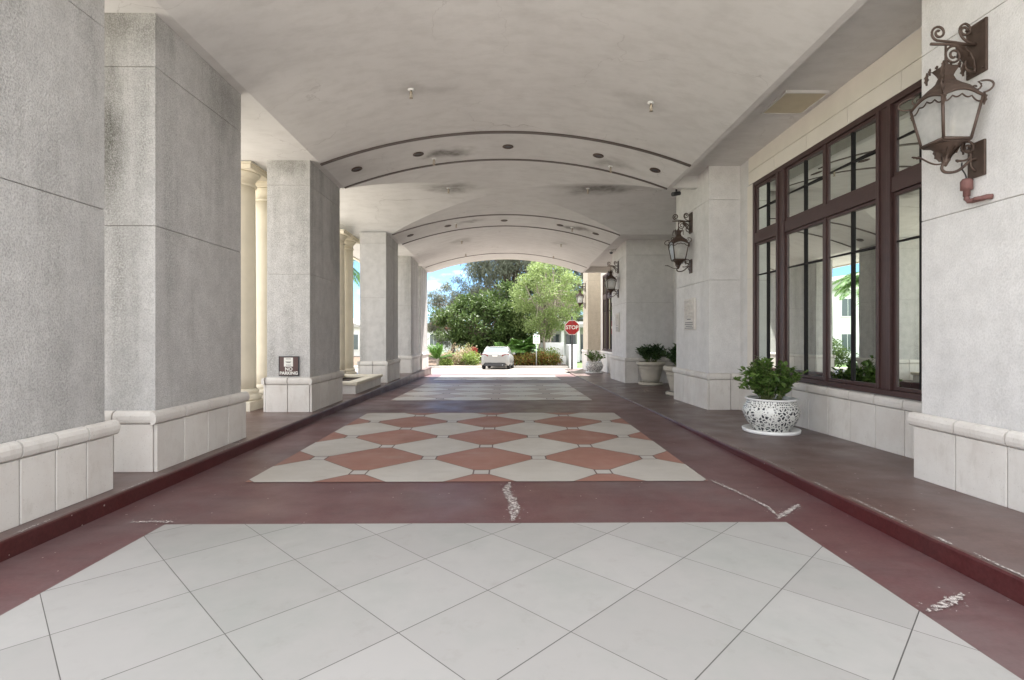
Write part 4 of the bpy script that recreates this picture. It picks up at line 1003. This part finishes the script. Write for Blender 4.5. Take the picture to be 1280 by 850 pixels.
tx = text_mesh('STOP', .275, 'sign_white', 'lettering', st, (0, 0, 0), (1, 0, 0), (0, 0, 1), .002, bold=.006); tx.location = (0, -.051, zc - SZ)
PX, PY = 2.15, 37.4; PZ = zr(PY)
ps = thing('parking_sign', 'small white sign with green marks on a pale post by the hedge', 'sign', (PX, PY, PZ))
a = MB('grey_steel'); a.tube([(PX, PY, PZ), (PX, PY, PZ + 2.1)], .035, 10); a.build('post', ps)
a = MB('sign_white'); a.box(PX - .24, PX + .24, PY - .05, PY - .037, PZ + 1.72, PZ + 2.34, 0, .006); a.build('panel', ps)
for (x_, z_, w2, h2) in ((-.12, 2.22, .09, .13), (.10, 2.22, .09, .13), (0, 1.98, .26, .04), (0, 1.88, .3, .035)): a = MB('sign_green'); a.box(PX + x_ - w2 / 2, PX + x_ + w2 / 2, PY - .054, PY - .0505, PZ + z_ - h2 / 2, PZ + z_ + h2 / 2); a.build('marking', ps)

# ------------------------------------------------------------------ cars
def car(loc, rz, lb):
    r = thing('parked_car', lb, 'car', (0, 0, 0))
    # body lofted along y (rear at 0, nose at 4.6); each section: (y, half width, z bottom, z belt, z top of deck)
    S = [(0.0, .70, .42, .78, .86), (.06, .80, .30, .86, 1.0), (.18, .875, .24, .90, 1.035), (.6, .905, .22, .92, 1.05), (1.2, .91, .22, .92, 1.0), (2.2, .91, .22, .90, .98), (3.2, .905, .22, .86, .95), (3.9, .885, .22, .80, .86), (4.35, .83, .24, .70, .75), (4.58, .66, .34, .58, .62)]
    b = MB('car_paint'); rows = []
    for (y, w2, zb, zm, zt_) in S:
        rows.append([(-w2 * .9, y, zb), (-w2 * .985, y, zb + .10), (-w2, y, (zb + zm) / 2), (-w2 * .985, y, zm), (-w2 * .90, y, zt_ - .02), (-w2 * .5, y, zt_ + .01), (0, y, zt_ + .02), (w2 * .5, y, zt_ + .01), (w2 * .90, y, zt_ - .02), (w2 * .985, y, zm), (w2, y, (zb + zm) / 2), (w2 * .985, y, zb + .10), (w2 * .9, y, zb)])
    b.grid(rows, 0, True); b.face([q for q in rows[0]], 0); b.face(list(reversed(rows[-1])), 0)
    # roof and pillars
    P = [(.50, .80, 1.03), (1.15, .66, 1.40), (1.7, .64, 1.45), (2.4, .65, 1.43), (3.15, .80, .97)]
    rr_ = []
    for (y, w2, z_) in P: rr_.append([(-w2, y, z_ - .02), (-w2 * .6, y, z_ + .012), (0, y, z_ + .02), (w2 * .6, y, z_ + .012), (w2, y, z_ - .02)])
    b.grid(rr_[1:4], 0, True)
    for sx in (-1, 1):
        for (p_, q_) in (((.50, .80, 1.0), (1.15, .66, 1.385)), ((3.15, .80, .95), (2.4, .65, 1.415)), ((1.95, .82, .98), (1.85, .64, 1.42))):
            b.tube([(sx * p_[1], p_[0], p_[2]), (sx * q_[1], q_[0], q_[2])], .04, 8)
        b.tube([(sx * .66, 1.15, 1.385), (sx * .645, 1.7, 1.43), (sx * .65, 2.4, 1.41)], .035, 8)
    b.build('body', r)
    g_ = MB('car_glass'); g_.recalc = True
    g_.face([(-.77, .52, 1.045), (.77, .52, 1.045), (.63, 1.14, 1.39), (-.63, 1.14, 1.39)]); g_.build('rear_window', r)
    g_ = MB('car_glass'); g_.face([(-.76, 3.1, .985), (-.62, 2.42, 1.42), (.62, 2.42, 1.42), (.76, 3.1, .985)]); g_.build('windscreen', r)
    for sx in (-1, 1):
        g_ = MB('car_glass'); g_.face([(sx * .81, .62, 1.02), (sx * .67, 1.17, 1.37), (sx * .655, 1.7, 1.41), (sx * .66, 2.38, 1.39), (sx * .81, 3.05, .97)]); g_.build('side_window', r)
        t_ = MB('tail_red'); t_.recalc = True
        t_.prism([(.42, .80), (.74, .83), (.86, .90), (.84, .96), (.66, .955), (.44, .90)], lambda q: (sx * q[0], -.012 + max(0, q[0] - .68) * .9, q[1]), lambda q: (sx * q[0], .14 + max(0, q[0] - .68) * .7, q[1])); t_.build('tail_light', r)
        mi_ = MB('car_paint'); mi_.box(sx * .98 - .09, sx * .98 + .09, 2.72, 2.82, .95, 1.07, 0, .03); mi_.build('mirror', r)
        hl = MB('white_enamel'); hl.box(sx * .62 - .16, sx * .62 + .16, 4.36, 4.5, .6, .70, 0, .03); hl.build('headlight', r)
        for yy_ in (.86, 3.72):
            wh = MB('tyre'); x_ = sx * .80
            for (rad, hw) in ((.325, .10),):
                prof = [(rad * .62, -hw), (rad * .93, -hw), (rad, -hw * .6), (rad, hw * .6), (rad * .93, hw), (rad * .62, hw)]; ring = []
                for (q, h_) in prof: ring.append([(x_ + h_, yy_ + q * math.cos(2 * math.pi * k / 24), .325 + q * math.sin(2 * math.pi * k / 24)) for k in range(25)])
                wh.grid(ring, 0, True)
            wo = wh.build('wheel', r)
            rm_ = MB('grey_steel'); rg = []
            for (q, h_) in ((.21, .085), (.17, .06), (.05, .07), (.001, .075)): rg.append([(x_ + sx * h_, yy_ + q * math.cos(2 * math.pi * k / 20), .325 + q * math.sin(2 * math.pi * k / 20)) for k in range(21)])
            rm_.grid(rg, 0, False); rm_.build('rim', wo)
    bp = MB('bumper_black'); bp.box(-.66, .66, .01, .2, .20, .40, 0, .02); bp.build('lower_bumper', r)
    lp = MB('sign_white'); lp.box(-.16, .16, -.022, .0, .80, .885, 0, .004); lp.build('number_plate', r)
    tr_ = MB('grey_steel'); tr_.box(-.34, .34, -.014, .03, .90, .918, 0, .004); tr_.build('trunk_trim', r)
    ex = MB('grey_steel')
    ex.tube([(.48, -.02, .27), (.48, .15, .27)], .035, 12); ex.build('exhaust_pipe', r)
    r.location = loc; r.rotation_euler = (0, 0, rz); return r
c0 = car((-0.72, 32.5, zr(34)), R(1.5), 'white saloon car parked rear towards us in the sunlight beyond the canopy')
c0.rotation_euler = (math.atan(-0.043), 0, R(-5)); c0.location.z = zr(32.5)
c1 = dup(c0, (7.1, 37.6, zr(38)), R(-62), 'white car half hidden behind the beige pier and low white wall')

# ------------------------------------------------------------------ planting beyond the canopy
def clump(mb, c, r, n, ln, wd, droop=0.0, flat=1.0):
    for _ in range(n):
        v_ = Vector((random.gauss(0, 1), random.gauss(0, 1), random.gauss(0, 1))); v_.normalize(); rad = r * random.random() ** .45
        p_ = Vector(c) + Vector((v_.x * rad, v_.y * rad, v_.z * rad * flat))
        d = Vector((random.gauss(0, 1), random.gauss(0, 1), random.gauss(0, 1) - droop * 2)) + v_ * .6
        if d.length < .01: continue
        mb.leaf(p_, d, Vector((random.gauss(0, 1), random.gauss(0, 1), random.gauss(0, 1) + .8)), ln * random.uniform(.6, 1.3), wd * random.uniform(.7, 1.2))
def tree(name, lb, base, h, crown, ncl, nl, cr, ln, wd, mat, bark='bark', tr=.22, droop=0, seed=1, stems=1, cat='tree', limb=True):
    """crown = (cx,cy,cz,rx,ry,rz) relative to base; clumps through the crown's volume on limbs"""
    random.seed(seed); r = thing(name, lb, cat, base); tk, lf = MB(bark), MB(mat); lf.recalc = False
    bx, by, bz = base; cx, cy, cz, rx, ry, rz_ = crown; tips = []
    for s_ in range(stems):
        a = random.uniform(0, 6.28); o_ = .12 * stems * random.random()
        lean = Vector((cx + random.gauss(0, rx * .16) + (math.cos(a) * rx * .3 if stems > 1 else 0), cy + random.gauss(0, ry * .16), cz + rz_ * random.uniform(.1, .5)))
        st_ = Vector((o_ * math.cos(a), o_ * math.sin(a), -.1)); pts = []
        for i in range(9):
            t = i / 8; q = st_.lerp(lean, t) + Vector((math.sin(t * 5 + s_) * .12, math.cos(t * 4 + s_) * .1, 0)) * min(1, t * 3); pts.append(Vector((bx, by, bz)) + q)
        k = 1 / math.sqrt(stems); tk.tube(pts, [tr * k * (1 - .75 * i / 8) for i in range(9)], 9); tips.append(pts)
    for i in range(ncl):
        while True:
            v_ = Vector((random.uniform(-1, 1), random.uniform(-1, 1), random.uniform(-1, 1)))
            if .12 < v_.length < 1: break
        v_ = v_.normalized() * v_.length ** .5
        bump_ = 1 + .22 * math.sin(v_.x * 5 + seed) * math.cos(v_.y * 4 + v_.z * 5)
        c = Vector((bx + cx + v_.x * rx * bump_, by + cy + v_.y * ry * bump_, bz + cz + v_.z * rz_ * bump_))
        if c.z < bz + .3: c.z = bz + .3 + random.random() * .4
        if limb and i % 2 == 0:
            pts = random.choice(tips); j = random.randint(3, 7); p_ = pts[j]; m_ = p_.lerp(c, .5) + Vector((0, 0, random.uniform(-.1, .3)))
            tk.tube([p_, p_.lerp(m_, .5), m_, m_.lerp(c, .5), c], [tr * .28, tr * .22, tr * .16, tr * .1, tr * .05], 5)
        clump(lf, c, cr * random.uniform(.6, 1.25), nl, ln, wd, droop, .8)
    tk.build('trunk', r); lf.build('crown', r); return r
G = zr(40)
tree('feathery_tree', 'tall feathery grey green tree filling the far arch behind the others', (0.2, 52, G), 14, (.8, 0, 9.2, 5.2, 4.0, 6.6), 250, 190, 1.2, .40, .07, 'leaf_grey', tr=.4, droop=.7, seed=3)
tree('feathery_tree', 'feathery grey green tree left of the tall one, low and drooping', (-5.2, 50, G), 8, (.2, 0, 4.5, 3.1, 2.4, 3.0), 90, 150, .8, .36, .06, 'leaf_grey', tr=.2, droop=.7, seed=5)
tree('feathery_tree', 'feathery grey green tree behind the light green one on the right', (5.4, 53, G), 13, (.2, 0, 8.4, 3.6, 3.0, 5.6), 130, 180, 1.15, .42, .075, 'leaf_grey', tr=.32, droop=.6, seed=9)
tree('bushy_tree', 'dense dark green broadleaf tree behind the white car', (-2.0, 44, G), 6, (.2, 0, 3.1, 3.9, 2.3, 2.5), 150, 150, .62, .26, .13, 'leaf_dark', tr=.25, seed=12)
tree('bushy_tree', 'taller dark green broadleaf tree right of the white car', (1.0, 45, G), 7, (0, 0, 3.7, 2.6, 2.0, 3.1), 100, 150, .62, .26, .13, 'leaf_dark', tr=.22, seed=14)
tree('slender_tree', 'light green fine leaved tree with several pale trunks near the small sign', (3.0, 41, G), 8.3, (.2, 0, 5.0, 2.7, 2.2, 3.0), 150, 170, .62, .17, .065, 'leaf_light', 'pale_bark', .26, .2, 17, 6)

def frond(mb, c, az, ln, el, sag, nl, lw, lwid):
    d = Vector((math.cos(az), math.sin(az), 0)); pts = []
    for i in range(15):
        t = i / 14; s_ = t * ln; pts.append(Vector(c) + d * (s_ * math.cos(el) * (1 - .15 * t)) + Vector((0, 0, s_ * math.sin(el) - sag * ln * t * t)))
    mb.tube(pts, [.022 * (1 - .8 * i / 14) + .003 for i in range(15)], 5)
    side = d.cross(Vector((0, 0, 1)))
    for k in range(nl):
        t = .12 + .88 * k / nl; q = t * 14; i = min(13, int(q)); p_ = pts[i].lerp(pts[i + 1], q - i); tan = (pts[i + 1] - pts[i]).normalized(); L_ = lw * math.sin(math.pi * min(1, .2 + .75 * t)) * random.uniform(.85, 1.1)
        for sg_ in (-1, 1): mb.leaf(p_, tan * .65 + side * sg_ + Vector((0, 0, -.25 - random.random() * .3)), tan.cross(side) + Vector((0, 0, .01)), L_, lwid)
def palm(name, lb, base, ht, nf, ln, lw, seed, el=(.0, 1.1), sag=.55, lwid=.05, tr=.14, nl=34):
    random.seed(seed); r = thing(name, lb, 'palm', base); bx, by, bz = base
    if ht > .5:
        t_ = MB('pale_bark'); pts = [(bx + .1 * math.sin(i / 3), by, bz + (ht + .05) * i / 10 - .05) for i in range(11)]; t_.tube(pts, [tr * (1.25 - .35 * i / 10) for i in range(11)], 12); t_.build('trunk', r); top = Vector(pts[-1])
    else:
        t_ = MB('bark'); t_.lathe([(.16, -.1), (.17, ht * .6), (.1, ht)], base, 10); t_.build('trunk', r); top = Vector((bx, by, bz + ht))
    f = MB('leaf_palm'); f.recalc = False
    for k in range(nf): frond(f, top, k * 2.39996 + random.uniform(-.2, .2), ln * random.uniform(.8, 1.1), random.uniform(*el), sag * random.uniform(.7, 1.2), nl, lw, lwid)
    f.build('fronds', r)
palm('palm_tree', 'palm tree outside on the left, mirrored in the big window', (-12.4, 27.4, zr(28)), 5.0, 26, 2.4, .75, 31, (-.2, 1.1), .75, .06)
palm('palm_tree', 'palm tree outside whose fronds show between the last round column and the fourth pier', (-10.6, 34, zr(34)), 6.9, 24, 2.5, .75, 33, (-.2, 1.1), .7, .06)
palm('cycad', 'spiky pale cycad at the left foot of the dark tree', (-5.0, 37.8, zr(38)), .6, 24, 1.75, .30, 41, (.3, 1.35), .3, .035, nl=34)
palm('cycad', 'bright green arching cycad right of the white car', (1.2, 39.4, zr(38)), 1.2, 40, 2.0, .6, 43, (.0, 1.3), .45, .06, nl=32)
palm('cycad', 'bright green feathery cycad peeping over the roof of the white car', (-.3, 40.2, zr(38)), .9, 30, 1.9, .5, 44, (.1, 1.2), .45, .06, nl=30)

bed = MB('mulch')
bed.grid([[(x, y, z_) for x in (-16, 4.4)] for (y, z_) in ((37.2, zr(37.2) - .05), (37.25, zr(38) + .12), (60, zr(38) + .3))]); struct(bed, 'planting_bed')
kb = MB('concrete'); kb.box(-16, 4.4, 37.0, 37.19, zr(37) - .1, zr(37) + .14, 0, .02); struct(kb, 'bed_kerb')
def shrub(name, lb, x, y, w2, h, mat, seed, ln=.16, wd=.07, n=1300, group=None, ck=.3):
    random.seed(seed); z = zr(38) + .08; r = thing(name, lb, 'shrub', (x, y, z), 0, group); s_, lf = MB('stem'), MB(mat); lf.recalc = False
    for k in range(7): a = k * .9; s_.tube([(x, y, z - .05), (x + .4 * w2 * math.cos(a), y + .3 * math.sin(a), z + h * .7)], [.02, .008], 5)
    for k in range(16):
        c = (x + random.uniform(-.8, .8) * w2, y + random.uniform(-.6, .6) * w2 * .7, z + h * random.uniform(.25, .8)); clump(lf, c, ck * h + (.1 if ck > .2 else .03), n // 16, ln, wd)
    s_.build('stem', r); lf.build('foliage', r)
for (nm_, lb, x, y, w2, h, mt, sd_) in (
    ('flowering_shrub', 'pink and cream flowering shrub left of the white car', -4.0, 38.4, .8, 1.0, 'leaf_bloom', 51), ('flowering_shrub', 'paler flowering shrub left of the white car, next to the red plant', -3.4, 39.3, .9, 1.45, 'leaf_bloom', 52),
    ('lime_shrub', 'lime green shrub just left of the white car', -2.7, 38.2, .8, .95, 'leaf_lime', 53), ('lime_shrub', 'lime green shrub between the cycad and the pink shrub', -4.4, 37.7, .4, .4, 'leaf_lime', 54),
    ('red_plant', 'tall red leaved plant standing above the shrubs left of the car', -2.35, 38.9, .1, 1.5, 'leaf_red', 55),
    ('croton_shrub', 'croton shrub touching the right side of the white car', 1.0, 38.2, .65, .9, 'leaf_croton', 56), ('croton_shrub', 'reddish croton shrub left of the small white sign', 1.75, 38.3, .65, .95, 'leaf_croton', 57),
    ('croton_shrub', 'croton shrub just right of the small white sign', 2.6, 38.3, .65, .95, 'leaf_croton', 58), ('croton_shrub', 'last croton shrub by the low white wall', 3.5, 38.2, .6, .75, 'leaf_croton', 59),
    ('lime_shrub', 'clipped pale green shrub under the pale trunks', 3.1, 39.6, 1.0, 1.25, 'leaf_lime', 60)):
    if nm_ == 'red_plant': shrub(nm_, lb, x, y, w2, h, mt, sd_, .12, .05, 500, ck=.09)
    else: shrub(nm_, lb, x, y, w2, h, mt, sd_)

# low white garden wall, porch house, houses on the left
wl = thing('garden_wall', 'low white rendered wall with a tall end behind the stop sign', 'wall', (4.5, 37, zr(37)))
a = MB('white_wall'); z = zr(37); a.box(4.45, 4.95, 36.6, 37.1, z - .1, z + 1.65, 0, .02); a.box(2.9, 4.449, 40.6, 40.9, z - .1, z + 1.75, 0, .02); a.box(4.6, 4.9, 37.101, 40.599, z - .1, z + 1.60, 0, .02); a.box(3.2, 4.448, 38.9, 39.1, z - .1, z + .75, 0, .02); a.build('wall', wl)
ph = thing('porch_house', 'white porch with square posts behind the low garden wall', 'house', (6, 46, zr(46)))
a = MB('white_wall'); z = zr(46); a.box(3.2, 12, 49, 49.2, z - .1, z + 3.6); a.build('wall', ph)
for x in (3.6, 5.0, 6.4, 7.8): a = MB('white_enamel'); a.box(x - .14, x + .14, 46.4, 46.7, z - .1, z + 3.0, 0, .01); a.build('post', ph)
a = MB('roof_grey'); a.box(3.0, 12.2, 46.1, 49.4, z + 3.0, z + 3.3); a.build('roof', ph)
for x in (4.1, 5.6, 7.0): a = MB('car_glass'); a.box(x, x + .9, 48.94, 48.995, z + .6, z + 2.4); a.build('window', ph)
def house(x, y, w2, d, hs, lb, seed):
    z = zr(y); r = thing('terrace_house', lb, 'house', (x, y, z)); st_ = hs
    a = MB('white_wall'); a.box(x - w2, x + w2, y, y + d, z - .2, z + 3.1 * st_); a.build('wall', r)
    a = MB('brick_red' if seed == 4 else 'roof_grey'); a.prism([(x - w2 - .3, z + 3.1 * st_), (x + w2 + .3, z + 3.1 * st_), (x, z + 3.1 * st_ + 1.6)], lambda q: (q[0], y - .3, q[1]), lambda q: (q[0], y + d + .3, q[1])); a.build('roof', r)
    for s_ in range(st_):
        for k in range(4):
            xx = x - w2 + w2 * 2 * (k + .5) / 4; f = MB('white_enamel'); f.box(xx - .65, xx + .65, y - .06, y - .001, z + .8 + 3.1 * s_, z + 2.5 + 3.1 * s_, 0, .01); fo = f.build('window', r)
            f = MB('car_glass'); f.box(xx - .55, xx - .03, y - .075, y - .061, z + .9 + 3.1 * s_, z + 2.4 + 3.1 * s_); f.box(xx + .03, xx + .55, y - .075, y - .061, z + .9 + 3.1 * s_, z + 2.4 + 3.1 * s_); f.build('pane', fo)
house(-19, 52, 5, 8, 1, 'white single storey house seen between the round columns on the left', 2)
house(-9.5, 74, 3, 8, 1, 'distant small white house left of the trees', 4)
house(-25, 43, 6, 8, 2, 'two storey white house out of the left side', 3)
hg = [(-12, 12, 1.9, 61), (-12.3, 15.2, 1.6, 62), (-12.1, 18.2, 1.9, 63), (-11.8, 21.4, 1.7, 64), (-12, 30, 1.8, 65)]
for i, (x, y, h_, sd_) in enumerate(hg):
    random.seed(sd_); z = zr(y); r = thing('hedge_shrub', ['dark shrub outside on the left abreast of the no parking pier', 'shrub outside on the left beyond the stone planter', 'shrub outside on the left abreast of the fourth pier', 'last shrub outside on the left before the far arch', 'shrub outside on the left beneath the palm tree'][i], 'shrub', (x, y, z))
    s_, lf = MB('stem'), MB('leaf_dark'); lf.recalc = False; s_.tube([(x, y, z - .1), (x, y, z + h_ * .8)], .03, 6)
    for k in range(24): clump(lf, (x + random.uniform(-1, 1), y + random.uniform(-1.2, 1.2), z + h_ * random.uniform(.2, .85)), .45, 90, .17, .08)
    s_.build('stem', r); lf.build('foliage', r)
